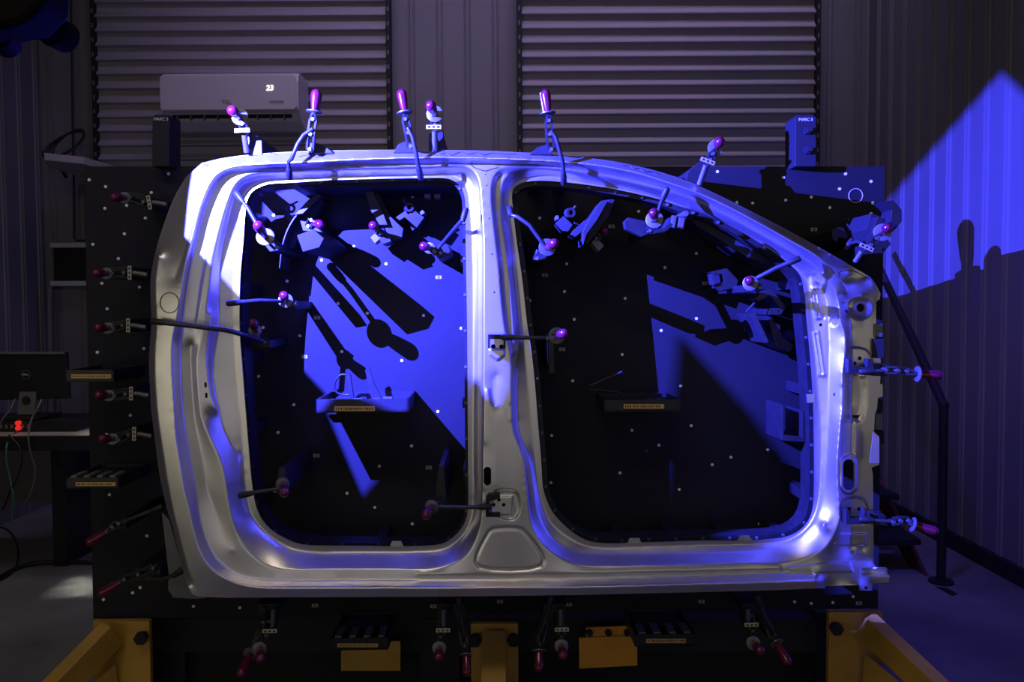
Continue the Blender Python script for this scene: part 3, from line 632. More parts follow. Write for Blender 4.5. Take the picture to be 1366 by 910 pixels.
clamp('leftmost clamp above the roof rail with a bright disc and its grip leaning left', ((320,156,.41),(308,146,.50)), 10.5, links=[(324,166,.40),(328,176,.39)], tagp=(323,174,.42,.05), post=((326,180,.40),(329,203,.38)), base=[([(332,176),(349,184),(350,207),(338,208),(328,190)], 0, .37)])
clamp('clamp above the roof rail standing on a round post by the wall ribs', ((580,152,.41),(574,139,.51)), 10.5, links=[(580,160,.40),(580,168,.39)], tagp=(578.5,169.5,.42,0), post=((580,175,.40),(580,203,.37)), base=[([(572,178),(591,176),(592,203),(572,203)], 0, .37)])
clamp('clamp above the front roof rail leaning right, in front of the roller door', ((955,197,.40),(961,188,.50)), 10.5, links=[(950,206,.40),(946,214,.39)], tagp=(944,215,.42,-.35), post=((942,220,.40),(933,246,.37)), base=[([(914,243),(918,228),(942,210),(950,215),(938,246),(925,248)], 0, .36)])
clamp('clamp at the top right edge of the plate under a hooked black arm', ((1177,310,.38),(1185,303,.47)), 11.5, links=[(1168,318,.37),(1160,327,.36)], tagp=(1156,330,.40,-.42), post=((1150,335,.36),(1141,349,.34)), arm=[(1152,327,.33),(1145,322,.31),(1133,325,.26),(1129,331,.26)], base=[([(1171,289),(1196,301),(1183,318),(1189,325),(1178,338),(1150,340),(1160,318)], 0, .33)])
clamp('pale clamp in the top left corner of the rear opening with a long straight arm', ((354,316,.41),(343,299,.50)), 11.5, links=[(362,322,.40),(370,330,.39)], arm=[(343,300,.42),(330,277,.40),(316,259,.39)], base=[([(352,326),(364,322),(372,334),(360,336)], 0, .34)])
clamp('clamp in the left of the rear opening with a level arm over the pillar flange', ((381,401,.25),(378,393,.32)), 10, links=[(386,404,.24),(394,406,.23)], arm=[(376,402,.26),(345,401,.34),(306,404.5,.38)], base=[([(384,402),(394,402),(394,412),(384,412)], 0, .22)])
clamp('clamp low beside the left pillar whose long curved bar reaches the outer skin', ((340,441,.24),(338,429,.31)), 9, links=[(346,450,.23),(354,456,.22)], arm=[(350,455,.25),(334,449,.33),(300,440,.405),(250,434,.415),(205,429,.41)], armr=.007, base=[([(344,452),(360,454),(360,464),(344,464)], 0, .21)])
clamp('clamp in the lower left corner of the rear opening', ((377,646,.36),(380,659,.45)), 9, links=[(374,650,.35),(368,654,.34)], arm=[(372,652,.36),(345,656,.37),(322,661,.37)], base=[([(372,624),(380,624),(384,655),(368,655)], 0, .32)])
clamp('lower right clamp in the rear opening, its bar hooked on the pillar hinge pad', ((576,676,.40),(567,689,.47)), 9, links=[(583,674,.39),(590,674,.38)], arm=[(585,676,.39),(620,677,.39),(652,676,.385)], base=[([(585,622),(592,622),(596,672),(580,672)], 0, .34)], fork=[([(648,664),(648,690),(652.5,690),(652.5,668),(667,666),(667,661),(652,660)], .35, .375), ([(652,686),(667,686),(667,690),(652,690)], .35, .375)])
clamp('clamp in the left of the front opening holding a square fork on the pillar', ((743,448,.40),(754,444.5,.47)), 11, links=[(738,450,.40),(730,451,.39)], arm=[(738,451,.39),(700,450.5,.40),(672,450,.385)], base=[([(732,455),(739,455),(740,498),(733,498)], 0, .34)], fork=[([(651,446.5),(651,465),(653.5,465),(653.5,452.5),(672,452.5),(672,465),(674.5,465),(674.5,446.5)], .36, .385)])
clamp('upper left clamp in the front opening, its arm reaching the pillar flange', ((730,330,.37),(741,324,.46)), 11.5, links=[(722,337,.36),(716,345,.35)], arm=[(727,329,.37),(706,300,.38),(690,289,.38),(682,287,.37),(680,279,.35)], base=[([(716,332),(730,338),(728,348),(712,346)], 0, .33)])
clamp('upper right clamp in the rear opening with a pale arm up to the pillar', ((573,331,.22),(564,328,.30)), 8, links=[(580,336,.22),(588,338,.22)], arm=[(585,331,.23),(604,308,.30),(618,292,.37),(621,281,.37)], base=[([(578,330),(598,326),(602,340),(584,346)], 0, .2)])
clamp('clamp high in the front opening whose short arm reaches the curved rail', ((873,293,.37),(872,283,.46)), 11.5, links=[(870,302,.36),(866,308,.35)], arm=[(877,285,.37),(882,270,.385),(889,254,.40)], base=[([(832,296),(838,290),(866,296),(872,304),(884,305),(894,296),(898,300),(886,312),(866,312),(856,316),(834,306)], .3, .325), ([(864,300),(876,300),(876,310),(864,310)], 0, .32)])
clamp('upper right clamp in the front opening with a dark bar to the rail', ((1001,378,.36),(1000,374,.45)), 10, links=[(1006,380,.35),(1012,384,.34)], arm=[(1010,371,.36),(1035,358,.385),(1064,346,.40)], armr=.0065, base=[([(996,380),(1008,380),(1010,392),(996,390)], 0, .33)])
clamp('small clamp with a red ball grip behind the curved gauge in the rear opening', ((419,297,.17),(428,300,.23)), 3, links=[(416,294,.17),(412,302,.16)], base=[([(400,294),(424,298),(432,310),(404,308)], 0, .16)])
clamp('small clamp with a pinkish ball grip left of the folded gauge block', ((500,304,.15),(497,300,.21)), 3, links=[(504,308,.15),(508,312,.14)], base=[([(498,300),(510,306),(508,316),(500,312)], 0, .14)])
clamp('small clamp with a dim red ball grip right of the slanted gauge blade', ((802,310,.18),(807,308,.25)), 3, links=[(799,313,.18),(795,318,.18)], base=[([(795,308),(803,308),(803,320),(795,320)], 0, .17)])
clamp('clamp sticking out right at mid height, holding the upper hinge of the front pillar', ((1224,499,.40),(1258,501,.40)), 10.5, links=[(1208,495,.39),(1196,494,.39),(1180,493,.38)], arm=[(1185,494,.385),(1170,495,.38),(1150,496,.375)], base=[([(1166,486),(1184,486),(1184,502),(1166,502)], 0, .36)], fork=[([(1132,479),(1136,479),(1138,490),(1157,490),(1158,479),(1162,479),(1167,494),(1167,497.5),(1132,497.5)], .345, .372)])
clamp('clamp sticking out right near the floor, holding the lower hinge of the front pillar', ((1218,700,.40),(1252,710,.41)), 10, links=[(1210,694,.39),(1200,694,.39),(1190,696,.38)], arm=[(1195,696,.385),(1175,695,.375),(1150,693,.37)], base=[([(1166,686),(1182,688),(1182,702),(1166,702)], 0, .355)], fork=[([(1129,680),(1132,680),(1134,692),(1152,692),(1154,680),(1157,682),(1160,699),(1129,699)], .34, .368)])
lefts = ['top left clamp beside the plate corner with a dim red ball grip', 'second clamp down the left edge of the plate', 'third clamp down the left edge, level with the pen circle', 'fourth clamp down the left edge, just under the upper left holder', 'fifth clamp down the left edge, above the ribbed left holder']
for (gx_, gy_, tx, ty), lb in zip([(152,263,199,270),(128,364,173,364),(130,437,171,434),(131,527,175,525),(136,585,179,579)], lefts):
    clamp(lb, ((gx_+14, gy_+1, .22), (gx_-2, gy_, .30)), 8, links=[(gx_+24, gy_+1, .21), (tx-6, ty, .2)], tagp=(tx, ty, .25, math.pi/2+(.15 if gx_ == 152 else -.03)), post=((tx+5, ty, .22), (tx+24, ty+3, .22)), base=[([(gx_+18, gy_-8), (tx, ty-8), (tx, ty+8), (gx_+18, gy_+8)], 0, .19)])
clamp('slanted clamp at the lower left edge with its grip pointing down to the left', ((143,709,.30),(115,726,.31)), 4, links=[(152,702,.29),(160,697,.29)], arm=[(158,699,.29),(185,688,.30),(214,677,.31)], base=[([(150,696),(168,690),(168,706),(150,708)], 0, .28)])
clamp('slanted clamp at the bottom left corner gripping the panel corner flange', ((160,777,.30),(131,794,.31)), 4, links=[(168,772,.29),(186,765,.29),(206,756,.29)], arm=[(195,772,.3),(215,773,.32),(232,768,.335),(242,761,.34)], base=[([(180,758),(214,756),(214,776),(180,776)], 0, .28)])
bott = [('bottom clamp furthest left with its red grip at the frame edge', (334,872,.32), (320,902,.40), (352,828,.28), None, None),
 ('bottom clamp furthest left of those with a number tag', (346,866,.32), (348,880,.42), (356,846,.28), (360,842,.30), (364,808)),
 ('bottom clamp with a number tag and ball grip right of the left ribbed holder', (586,865,.32), (585,878,.42), (588,848,.28), (591,841,.30), (592,806)),
 ('bottom clamp hanging in front of the left side of the centre yellow bracket', (622,873,.33), (623,903,.36), (620,860,.30), None, (612,800)),
 ('bottom clamp just right of the centre yellow bracket pointing straight down', (719,868,.33), (719,897,.36), (720,858,.30), None, (735,798)),
 ('bottom clamp with a number tag left of the orange plate', (749,862,.32), (751,876,.42), (749,848,.28), (749.5,840,.30), (748,806)),
 ('bottom clamp with a number tag near the right yellow bracket', (1005,858,.32), (1015,869,.42), (1003,840,.28), (1002.5,833.5,.30), (998,800)),
 ('bottom clamp furthest right with its grip slanting down to the right', (1036,858,.33), (1053,887,.38), (1031,852,.30), None, (1010,797))]
for lb, a, b, l, tg, top in bott:
    px, py = top if top else (l[0], 812)
    clamp(lb, (a, b), 9.5, links=[l, ((l[0]+px)/2, (l[1]+py)/2, .27)], tagp=(tg[0], tg[1], tg[2]+.04, 0) if tg else None,
          post=((px, 812, .29), (px, tg[1]-6, .29)) if tg else None, arm=None if tg else [(l[0], l[1]-12, .3), ((l[0]+px)/2, (l[1]+py)/2, .31), (px, py, .315)],
          base=[([(px-8, 806), (px+8, 806), (l[0]+7, l[1]), (l[0]-7, l[1])], .2, .26), ([(px-8, 804), (px+8, 804), (px+8, 818), (px-8, 818)], 0, .2)])
# ------------------------------------------------------------------ gauges and brackets inside the openings
GG = 'black profile gauges inside the door openings'
def gauge(label, pieces, ringc=None, loc=None):
    t = thing('profile_gauge', label, 'gauge', W(pieces[0][1][0][0], pieces[0][1][0][1], 0), GG)
    for nm, pts, o0, o1, mt in pieces:
        if nm == 'pin': MB().tube([W(*p) for p in pts], o0, 8).build(nm, mt, t, smooth=40)
        else: MB().pprism(pts, o0, o1).build(nm, mt, t, bevel=.001)
    if ringc:
        for x, y, o in ringc: MB().ring(W(x, y, o), (PN+PU*.3), .007, .0135, .02).build('hinge_eye', 'tool', t, smooth=40)
    return t
gauge('curved black profile gauge in the upper left of the rear opening', [
 ('blade', CR([(425,258),(412,266),(398,282),(385,301),(376,326),(372,358)], False, 4)+CR([(373.5,358),(377.8,326),(387,301.5),(400,283),(414,267.5),(426,259.5)], False, 4), .04, .15, 'tool'),
 ('back_plate', CR([(377.8,326),(387,301.5),(400,283),(414,267.5),(426,259.5)], False, 4)+[(432,270),(418,292),(400,312),(388,340),(376,350)], .02, .08, 'black'),
 ('facing', [(412,266),(425,258),(427,262),(404,285),(392,287)], .15, .155, 'gauge'),
 ('clamp_block', [(378,289),(383,284),(392,290),(388,296)], .04, .13, 'gauge'), ('stand', [(396,314),(418,306),(432,318),(426,330),(404,336)], 0, .36, 'black'),
 ('pin', [(391,272,.14),(397,269,.15)], .003, 0, 'zinc')], [(388,278,.145)])
gauge('folded black profile gauge hanging from the top of the rear opening', [
 ('blade', [(487,256),(497,254),(508,276),(517,300),(506,300),(494,280)], .03, .12, 'gauge'),
 ('back_blade', [(500,258),(504,258),(520,288),(538,305),(536,318),(520,322),(512,300)], .02, .10, 'dark'),
 ('stop_block', [(494,317),(506,306),(512,314),(500,325)], .06, .115, 'zinc'), ('stand', [(512,302),(534,302),(530,322),(514,322)], 0, .06, 'dark'),
 ('clamp_block', [(505,318),(518,314),(522,322),(510,326)], .05, .15, 'dark')])
gauge('hinged black bracket with a ring eye in the upper right of the rear opening', [
 ('clamp_block', [(528,290),(541,281),(545,287),(533,294)], .03, .12, 'gauge'), ('stand', [(540,286),(560,280),(568,296),(550,308)], .0, .05, 'dark'),
 ('body', [(540,290),(552,280),(566,290),(556,304)], .02, .12, 'dark'), ('bolt', [(560,283),(564,280),(567,284),(562,287)], .04, .12, 'zinc'),
 ('pin', [(537.5,266,.12),(540,271,.11)], .0025, 0, 'zinc')], [(545,277,.12)])
gauge('slanted twin bladed black gauge in the front opening with a ring eye', [
 ('blade', [(802,268),(812,266),(797,293),(783,312),(778,327),(777,310),(788,288)], .18, .31, 'gauge'),
 ('back_blade', [(812,266),(820,266),(812,288),(796,310),(784,326),(780,326),(786,308),(800,290)], .10, .26, 'dark'),
 ('arm', [(761,313),(764,308),(780,294),(788,290),(780,306),(768,316)], .16, .28, 'gauge'), ('clamp_block', [(741,298),(752,288),(764,300),(758,309),(750,308)], .12, .28, 'gauge'),
 ('stop_block', [(789,324),(795,316),(806,328),(799,335)], .08, .15, 'tag'), ('stand', [(766,296),(778,302),(776,318),(764,314)], 0, .18, 'dark'),
 ('bolt', [(741,288),(745,287),(746,292),(742,293)], .2, .27, 'zinc'), ('pin', [(763,281,.28),(767.5,275,.30)], .0025, 0, 'zinc'), ('stand', [(752,296),(760,296),(760,306),(752,306)], 0, .14, 'dark')], [(760,284,.29)])
gauge('small twin post stop under the curved rail of the front opening', [
 ('body', [(895,303),(897,288),(916,289),(912,307)], .12, .27, 'gauge'), ('post', [(897,287),(903,288),(900,304),(895,303)], .27, .285, 'zinc'), ('post', [(906,290),(914,291),(911,306),(904,304)], .27, .285, 'zinc'),
 ('bridge', [(885,303),(893,290),(896,292),(892,306),(886,308)], .22, .26, 'gauge'), ('stand', [(898,292),(912,292),(912,304),(898,304)], 0, .12, 'dark'), ('knob', circ(915, 285, 4, None, 12), .2, .29, 'zinc')])
gauge('blue-lit open bracket left of the clamp in the upper right of the front opening', [
 ('frame', [(947,363),(970,358),(985,374),(982,384),(962,388),(956,380),(966,376),(964,366),(953,366)], .16, .20, 'dark'), ('stand', [(966,362),(982,374),(978,384),(962,384)], 0, .17, 'dark'), ('bolt', [(948,366),(953,364),(956,378),(951,380)], .17, .21, 'gauge')])
gauge('dark L shaped frame standing in the right of the front opening', [
 ('frame', [(1020,388),(1030,385),(1048,410),(1042,420),(1036,416),(1040,410),(1027,394),(1012,402),(1008,398)], .12, .20, 'dark'), ('stand', [(1026,412),(1040,412),(1040,420),(1026,420)], 0, .2, 'dark'),
 ('pin', [(996,416,.2),(1007,404,.22)], .004, 0, 'gauge'), ('blade', [(1002,420),(1008,418),(1026,456),(1022,458)], .08, .22, 'gauge'), ('back_blade', [(1024,420),(1030,424),(1046,452),(1060,460),(1054,470),(1034,462)], .05, .16, 'dark')])
gauge('U shaped bracket inside the right jamb of the front opening', [
 ('frame', [(1043,540),(1046,540),(1046,580),(1070,584),(1070,548),(1073,548),(1074,590),(1043,588)], .08, .22, 'dark'), ('stand', [(1043,580),(1074,584),(1074,590),(1043,588)], 0, .1, 'dark')])
gauge('hooked black arm rising above the clamp at the top right plate edge', [
 ('arm', [(1178,269),(1192,267),(1203,280),(1203,296),(1197,302),(1188,296),(1190,280)], .30, .36, 'dark'), ('clamp_block', [(1110,308),(1118,303),(1125,304),(1131,315),(1129,319),(1119,317),(1117,324),(1111,320)], 0, .20, 'dark'),
 ('stand', [(1162,285),(1188,292),(1198,302),(1170,330),(1150,330)], 0, .29, 'black')])
gauge('long slim black gauge rail just below the sloping front roof rail', [
 ('blade', [(922,296),(932,292),(1010,336),(1038,350),(1030,352),(1000,345)], .10, .20, 'gauge'), ('back_blade', [(928,302),(1000,345),(1026,356),(1008,356),(960,330)], .04, .12, 'dark'), ('stand', [(985,336),(1006,346),(1006,352),(985,344)], 0, .08, 'dark')])
# support rails behind both openings (outline of the checking form)
def rail(pts, label, o0, o1, wpx, n):
    P = np.array(pts); t = thing('contour_support', label, 'support', W(P[0][0], P[0][1], 0))
    ctr = P.mean(0); D_ = np.roll(P, -1, 0)-np.roll(P, 1, 0); N_ = np.stack([-D_[:, 1], D_[:, 0]], 1); N_ /= np.linalg.norm(N_, axis=1)[:, None]+1e-9
    s_ = np.sign(((P-ctr)*N_).sum(1)).mean(); N_ *= (1 if s_ > 0 else -1)
    In = P-N_*wpx; Ou = P+N_*6; vs = []; fs = []; k = len(P)
    for (a, b) in ((In, o1), (Ou, o1)):
        vs += [W(x, y, b) for x, y in a]
    vs += [v-PN*(o1-o0) for v in vs[:2*k]]
    for i in range(k):
        j = (i+1) % k; fs += [(i, j, k+j, k+i), (2*k+i, 3*k+i, 3*k+j, 2*k+j), (i, 2*k+i, 2*k+j, j), (k+i, k+j, 3*k+j, 3*k+i)]
    MB().add(vs, fs).build('rail', 'dark', t)
    for i in range(0, k, n):
        x, y = P[i]-N_[i]*(wpx*.55); c = W(x, y, o1); MB().lathe(c-PN*.001, c+PN*.006, [(0, .005), (1, .004)], 10).build('screw', 'zinc', t)
        a = P[i]; 
        if i % (2*n) == 0: MB().pprism([(a[0]-7, a[1]-7), (a[0]+7, a[1]-7), (a[0]+7, a[1]+7), (a[0]-7, a[1]+7)], 0, o0+.002).build('standoff', 'dark', t)
rail(R0[::4], 'black contour support rail behind the rear door opening', .18, .255, 4, 4)
rail(F0[::4], 'black contour support rail behind the front door opening', .18, .25, 7, 3)
q = MB()
for k, pts in enumerate([[(566,250),(574,250),(574,264),(566,264)], [(579,250),(587,250),(587,264),(579,264)]]): 
    tag(MB().pprism(pts, 0, .05).build('spacer_block', 'grey'), ('left' if k == 0 else 'right')+' of two small grey spacer blocks high in the rear opening', 'block')
for nm, pts in (('black deep support block hidden behind the middle pillar', [(634,250),(676,250),(692,440),(700,560),(640,560)]), ('black beam added behind the roof rail of the rear opening to shade the plate', [(400,232),(612,232),(612,247),(400,249)])):  # the roof rail beam is added to shade the plate
    tag(MB().pprism(pts, 0, .285 if 'block' in nm else .235).build('backing_block', 'black'), nm, 'support')
tag(MB().pprism([(643,606),(662,606),(662,690),(643,690)], 0, .22).build('backing_block', 'black'), 'small black block added behind the slot of the middle pillar to keep it dark', 'support')  # added unseen block, keeps blue light out of the pillar slot
# outer side supports that carry the panel
for k, (x0, y0, x1, y1, o, lb) in enumerate([(1166,432,1178,450,.30,'pale stop block beside the front pillar, under the hooked arm'),(1166,452,1180,478,.31,'black stop block at the upper hinge of the front pillar'),(1168,533,1178,548,.28,'black slotted stop block at mid height of the front pillar'),(1168,552,1178,574,.27,'grey stop block above the bright hinge tab'),(1162,576,1180,592,.26,'dark stop block behind the bright hinge tab')]):
    tag(MB().pbox(x0, y0, x1, y1, 0, o).build('stop_block', 'zinc' if k in (0, 3) else 'black', bevel=.002), lb, 'block')
for k, (x, y) in enumerate([(300,225),(640,215),(900,246),(640,745),(300,770),(900,765),(230,560),(1145,560)]):
    lb = ['upper left','upper middle','upper right','lower middle','lower left','lower right','left hand','right hand'][k]
    tag(MB().pbox(x-8, y-6, x+8, y+6, 0, .288).build('standoff_post', 'black'), f'{lb} black standoff post holding the panel away from the plate', 'post', 'standoff posts behind the panel')
# ------------------------------------------------------------------ projector housing (scanner) and spot cans, top left
def proj():
    t = thing('scanner_projector', 'black scanner projector housing at the top left corner, opening cut to shape its blue light', 'projector', LP+Vector((0, 0, .1)))
    B_ = Wx(1180, 275, XR)-LP; A_ = Wx(1335, 98, XR)-LP; C_ = Wx(1366, 125, XR)-LP
    g = lambda x, y, o=.36: W(x, y, o)-LP
    dirs = None
    ax = (W(760, 330, .3)-LP).normalized(); D_ = .04; u = ax.cross(PV).normalized(); v = u.cross(ax)
    p2 = [(-.94, -.02), (-.307, .328), (-.1, .465), (-.061, .427), (.6, .2), (.6, -.1), (.24, -.235), (.165, -.302), (.12, -.312), (.085, -.33), (.063, -.19), (.03, -.13), (-.03, -.05),
          (-.04, -.30), (-.05, -.341), (-.072, -.335), (-.09, -.315), (-.176, -.31), (-.26, -.455), (-.39, -.50), (-.45, -.64), (-.56, -.54), (-.578, -.495), (-.859, -.441)]  # opening outline shaped to mask the beam into lit and dark areas
    p2 = [(a*D_, b*D_) for a, b in p2]
    mx = max(max(abs(a), abs(b)) for a, b in p2)+.012
    bm = bmesh.new(); inner = [bm.verts.new(LP+ax*D_+u*a+v*b) for a, b in p2]
    outer = [bm.verts.new(LP+ax*D_+u*a*mx+v*b*mx) for a, b in ((-1, -1), (1, -1), (1, 1), (-1, 1))]
    es = [bm.edges.new((r[i], r[(i+1) % len(r)])) for r in (inner, outer) for i in range(len(r))]
    bmesh.ops.triangle_fill(bm, edges=es, use_beauty=True)
    back = [bm.verts.new(vv.co-ax*(D_+.06)) for vv in outer]
    for i in range(4): bm.faces.new((outer[i], outer[(i+1) % 4], back[(i+1) % 4], back[i]))
    bm.faces.new(back)
    # outer shell, 4 mm further out
    o2 = [bm.verts.new(LP+ax*(D_+.003)+u*a*(mx+.004)+v*b*(mx+.004)) for a, b in ((-1, -1), (1, -1), (1, 1), (-1, 1))]
    b2 = [bm.verts.new(vv.co-ax*(D_+.07)) for vv in o2]
    for i in range(4): bm.faces.new((o2[i], o2[(i+1) % 4], b2[(i+1) % 4], b2[i]))
    bm.faces.new(b2)
    me = bpy.data.meshes.new('housing'); base = Vector(t['_o'])
    for vv in bm.verts: vv.co -= base
    bm.to_mesh(me); bm.free(); me.materials.append(M['black']); o = bpy.data.objects.new('housing', me); C.objects.link(o); o.parent = t
    MB().tube([LP-ax*.03+v*(mx), LP-ax*.03+v*.3+Vector((-.1, -.1, 0)), LP+Vector((-.2, -.2, 3.15))], .012).build('hanger', 'black', t, smooth=50)
    return t
proj()
def can(label, p0, p1, r, y0, y1):
    a, b = Wy(*p0, y0), Wy(*p1, y1); t = thing('spot_camera', label, 'camera', a, 'black camera heads hanging at the top left')
    q = MB(); q.lathe(a, b, [(0, r*.8), (.08, r*.95), (.55, r*.95), (.56, r*1.05), (1, r*1.05), (1, r*.85), (.9, r*.8)], 24); q.build('barrel', 'matt', t, smooth=35)
    d = (b-a).normalized(); c = b-d*.01; MB().lathe(c-d*.004, c, [(0, r*.8), (1, r*.8)], 24).build('lens', 'matt', t)
    MB().tube([a, a+Vector((-.05, 0, .12)), a+Vector((-.1, 0, .5)), Vector((a.x-.1, a.y, ZC))], .02).build('hanger', 'matt', t, smooth=40)
can('black camera head pointing right in the top left corner', (42,26), (88,50), .025, 1.36, 1.44)
can('black camera head cut by the left frame edge', (-20,30), (12,62), .019, 1.3, 1.38)
tag(MB().prism([Wy(x, y, 1.3) for x, y in ((-60,-60),(60,-60),(58,2),(30,30),(-60,48))], (0, .08, 0)).build('camera_mount', 'matt', bevel=.01), 'black mount box above the hanging camera heads', 'mount')
# ------------------------------------------------------------------ split air conditioner
def ac():
    x0 = Wy(213, 120, 5.62).x; x1 = Wy(396, 120, 5.62).x; zt = Wy(300, 95, 5.62).z; zb = Wy(300, 148, 5.62).z
    t = thing('air_conditioner', 'white wall mounted air conditioner on the left roller door reading 23', 'air conditioner', ((x0+x1)/2, 5.75, zb-.08))
    h = zt-zb; sec = [(5.905, zt), (5.68, zt), (5.64, zt-.02), (5.62, zt-.07), (5.62, zb+.02), (5.632, zb), (5.66, zb-.005), (5.70, zb-.055), (5.80, zb-.10), (5.905, zb-.10)]
    MB().prism([(x0, y, z) for y, z in sec], (x1-x0+.01, 0, 0)).build('case', 'acw', t, bevel=.008)
    fp = [(x0+.02, zb+.004), (x1-.02, zb+.004), (x1-.004, zb+.02), (x1-.004, zt-.04), (x1-.02, zt-.028), (x0+.02, zt-.028), (x0+.004, zt-.04), (x0+.004, zb+.02)]
    MB().prism([(x, 5.622, z) for x, z in fp], (0, -.012, 0)).build('front_cover', 'acw', t, bevel=.004)
    v = MB().prism([(x0+.06, 5.668, zb-.012), (x0+.06, 5.70, zb-.048), (x0+.06, 5.70, zb-.052), (x0+.06, 5.664, zb-.014)], (x1-x0-.11, 0, 0)).build('air_outlet', 'plastic', t)
    q = MB()
    for i in range(9): q.abox(x0+.1+i*(x1-x0-.2)/8-.004, x0+.1+i*(x1-x0-.2)/8+.004, 5.655, 5.68, zb-.05, zb-.012)
    q.build('louvre_fins', 'grey', v)
    c = Wy(360, 117.5, 5.607); text('23', 'display_digits', c, (1, 0, 0), (.12, 0, 1), .05, 'digit', t)
    text('TCL', 'logo', Wy(302, 136, 5.607), (1, 0, 0), (0, 0, 1), .035, 'grey', t); text('INVERTER', 'lettering', Wy(369, 136, 5.607), (1, 0, 0), (0, 0, 1), .022, 'grey', t)
ac()
# ------------------------------------------------------------------ small shelf with coiled cable
def shelf():
    a = Wy(46, 210, 5.35); b = Wy(107, 210, 5.35); t = thing('wall_shelf', 'small pale corner shelf on the rear left wall with a black coil on it', 'shelf', (a.x, 5.6, a.z-.05))
    MB().prism([(a.x, 5.5, a.z+.01), (a.x+.12, 5.25, a.z+.01), (b.x, 5.4, a.z+.01), (b.x+.05, 5.95, a.z+.01), (a.x, 5.95, a.z+.01)], (0, 0, -.045)).build('board', 'wood', t)
    MB().bar([Wy(78, 216, 5.5), Wy(88, 236, 5.9)], .02, .02).build('stay', 'black', t)
    q = MB()
    for k in range(4):
        rr = .14-.012*k; cx = Wy(85, 190, 5.6); pts = [(cx.x+rr*math.cos(i/24*2*math.pi), 5.6+rr*.5*math.sin(i/24*2*math.pi)+.02*k, a.z+.03+.1*(1+math.sin(i/24*2*math.pi+.5))+.008*k) for i in range(25)]
        q.tube(pts, .007, 6)
    tag(q.build('coiled_cable', 'rubber', smooth=50), 'black coiled cable lying on the small pale corner shelf', 'cable')
shelf()
tag(MB().abox(Wx(-5, 40, XL+.02).x-.02, XL+.03, 4.9, 5.3, Wx(5, 248, XL).z-.03, Wx(5, 238, XL).z).build('wall_bracket', 'black'), 'black bracket on the left wall above the monitor', 'bracket')
# ------------------------------------------------------------------ desk, monitor, computer
zd = Wy(60, 583, 4.35).z
t = thing('desk', 'desk with a pale top and black edge at the left, behind the fixture', 'desk', (-2.9, 4.6, 0))
xr = Wy(121, 583, 4.35).x+.02
MB().abox(XL+.01, xr, 4.36, 4.98, zd-.01, zd+.005).build('desk_top', 'wood', t)
MB().abox(XL+.01, xr, 4.33, 4.36, zd-.07, zd+.005).build('edge_strip', 'plastic', t)
MB().abox(XL+.01, xr, 4.95, 4.97, .25, zd-.01).build('modesty_panel', 'grey', t)
MB().abox(xr-.32, xr-.25, 4.5, 4.9, 0, zd-.01).build('leg', 'plastic', t)
MB().abox(XL+.08, XL+.14, 4.5, 4.9, 0, zd-.01).build('leg', 'plastic', t)
tag(MB().abox(Wy(88, 600, 5.0).x, Wy(120, 600, 5.0).x+.1, 5.0, 5.35, .02, zd-.2).build('cabinet', 'acw', bevel=.004), 'pale box standing on the floor behind the desk leg', 'cabinet')
ym = 4.6
t = thing('monitor', 'black flat monitor seen from behind with a round badge on its back', 'monitor', Wy(35, 553, ym))
a = Wy(-24, 469, ym); b = Wy(92, 469, ym); c = Wy(96, 531, ym); d = Wy(-26, 534, ym)
MB().prism([a, b, c, d], (0, -.03, 0)).build('housing', 'plastic', t, bevel=.006)
MB().prism([a+Vector((0, -.031, 0)), b+Vector((-.01, -.031, 0)), b+Vector((-.01, -.031, -.012)), a+Vector((0, -.031, -.012))], (0, -.006, 0)).build('top_bezel', 'grey', t)
st = MB().prism([Wy(26, 523, ym-.05), Wy(48, 523, ym-.05), Wy(46, 553, ym-.05), Wy(23, 553, ym-.05)], (0, .012, 0)).build('stand_neck', 'grey', t)
MB().ring(Wy(35, 534.5, ym-.052), (0, -1, 0), .0, .024, .003).build('cable_hole', 'black', st)
MB().abox(Wy(5, 553, ym).x, Wy(64, 553, ym).x, ym-.1, ym+.14, Wy(35, 555, ym).z-.008, Wy(35, 555, ym).z+.004).build('stand_foot', 'plastic', t)
lc = Wy(34, 500, ym-.04); MB().ring(lc+Vector((0, .004, 0)), (0, -1, 0), .0225, .0265, .004, 32).build('badge_ring', 'zinc', t)
text('DELL', 'badge_lettering', lc, (1, 0, 0), (0, 0, 1), .017, 'white', t)
yc = 4.5
zz = zd+.006
t = thing('desktop_computer', 'flat black desktop computer lying on the desk under the monitor', 'computer', (Wy(40, 575, yc).x, yc, zz))
x0 = XL+.05; x1 = Wy(101, 570, yc).x; ztop = Wy(35, 556, ym).z-.01
MB().abox(x0, x1, yc, yc+.34, zz, ztop).build('case', 'plastic', t, bevel=.004)
xa = Wy(-5, 570, yc).x; xb = Wy(58, 570, yc).x
q = MB(); 
for i in range(6): q.abox(xa+.02+i*.03, xa+.034+i*.03, yc-.004, yc, zz+.02, ztop-.02)
q.build('vent_slots', 'grey', t)
for i, z in enumerate((zz+.022, zz+.05)): MB().cyl((Wy(26, 570, yc).x, yc-.02, z), (Wy(26, 570, yc).x, yc, z), .013, 14).build('red_plug', 'led', t)
def cable(pts, r, m_, label, y):
    tag(MB().tube([Wy(x, yy, y_) for x, yy, y_ in CR([(a, b, c) for a, b, c in pts], False, 6)], r, 6).build('cable', m_, smooth=60), label, 'cable')
cable([(24,575,4.46),(14,583,4.4),(9,595,4.3),(9,615,4.3),(14,640,4.3),(18,665,4.3),(17,690,4.35)], .005, 'green', 'thin green network cable hanging over the front of the desk', 4.4)
cable([(21,532,4.5),(14,546,4.46),(3,560,4.44),(-2,575,4.42)], .004, 'grey', 'grey cable hanging from the left side of the monitor back', 4.4)
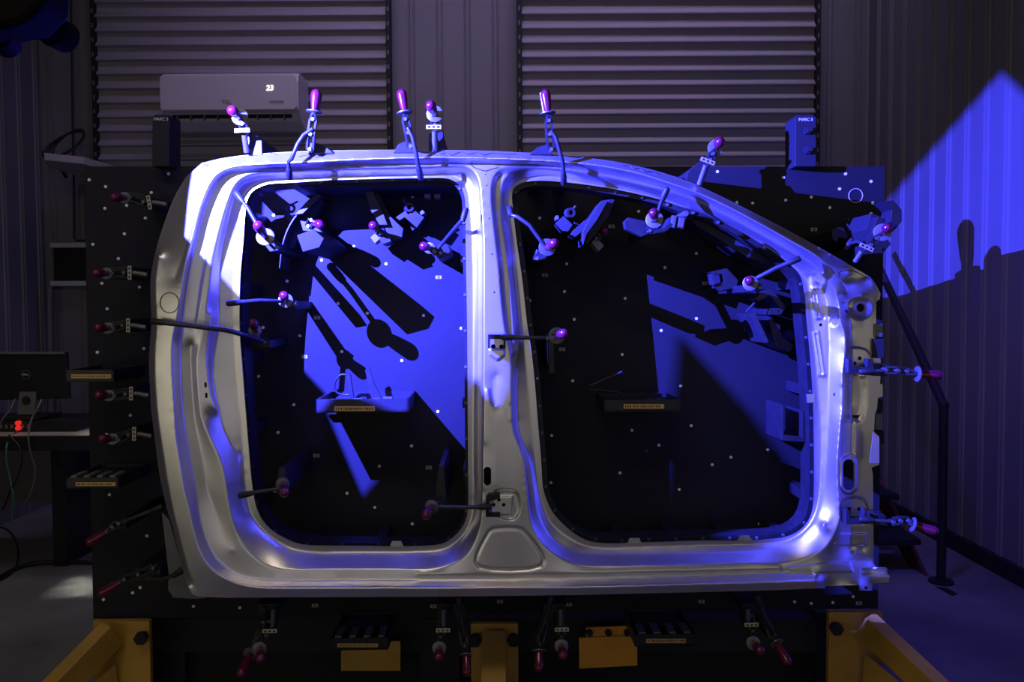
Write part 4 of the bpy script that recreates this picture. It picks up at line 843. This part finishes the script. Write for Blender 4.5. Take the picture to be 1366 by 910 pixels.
cable([(56,533,4.5),(50,545,4.46),(42,560,4.44),(38,580,4.3),(40,600,4.3),(47,628,4.3),(42,655,4.3),(32,675,4.35)], .005, 'grey', 'cable running from the monitor down over the desk edge', 4.4)
cable([(12,580,4.32),(28,600,4.3),(26,630,4.3),(14,655,4.3),(4,680,4.35)], .005, 'rubber', 'black cable looping below the desk at the far left', 4.4)
# floor cables and marks
q = MB(); q.tube([Wz(x, y, .012) for x, y in CR([(-40,790),(0,770),(25,757),(55,751),(90,750),(128,751)], False, 6)], .013, 8)
tag(q.build('floor_cable', 'rubber', smooth=60), 'thick black cable running across the floor at the lower left', 'cable')
q = MB(); q.tube([Wz(x, y, .006) for x, y in CR([(-20,700),(12,708),(24,735),(20,758),(5,772),(-25,780)], False, 6)], .005, 6)
tag(q.build('floor_cable', 'rubber', smooth=60), 'thin black cable curling on the floor under the desk', 'cable')
q = MB(); p = [Wz(x, y, .002) for x, y in ((1248,783),(1262,784),(1278,793),(1270,795))]; q.prism(p, (0, 0, .002))
tag(q.build('floor_scrap', 'ink'), 'small black scrap lying on the floor at the lower right', 'debris')
q = MB(); q.tube([Wz(x, y, .004) for x, y in CR([(1196,886),(1215,890),(1240,902),(1270,915)], False, 5)], .003, 6)
tag(q.build('string', 'ink'), 'thin dark string on the floor at the lower right corner', 'string')
# ------------------------------------------------------------------ handrail and stairs, right
t = thing('handrail', 'black steel handrail with a sloping bar and a post against the right wall', 'handrail', Wy(1257, 650, 4.15))
yh = 4.15; a = Wy(1160, 330, 5.2); b = Wy(1259, 541, yh); f = Vector((b.x, b.y, 0.0))
MB().tube([a, b], .022, 12).build('rail', 'black', t, smooth=40); MB().tube([b, f], .022, 12).build('post', 'black', t, smooth=40)
MB().ball(b, .026).build('elbow', 'black', t, smooth=60); MB().cyl(f, f+Vector((0, 0, .012)), .06).build('foot', 'black', t)
t = thing('stair', 'dark steel stair with reddish stringers behind the right edge of the plate', 'stairs', (b.x-.3, 4.6, 0))
for k in range(5):
    z = .18*(k+1); y = yh+.15+.25*k; MB().abox(1.2, b.x-.03, y, y+.27, z-.03, z).build('tread', 'black', t)
for x in (1.18, b.x-.03):
    MB().prism([(x, yh+.1, 0), (x, yh+.3, 0), (x, yh+1.6, .85), (x, yh+1.6, 1.05)], (.02, 0, 0)).build('stringer', 'rust', t)
for o in bpy.data.objects:
    if '_o' in o.keys(): del o['_o']
print('verts', len(panel.data.vertices))
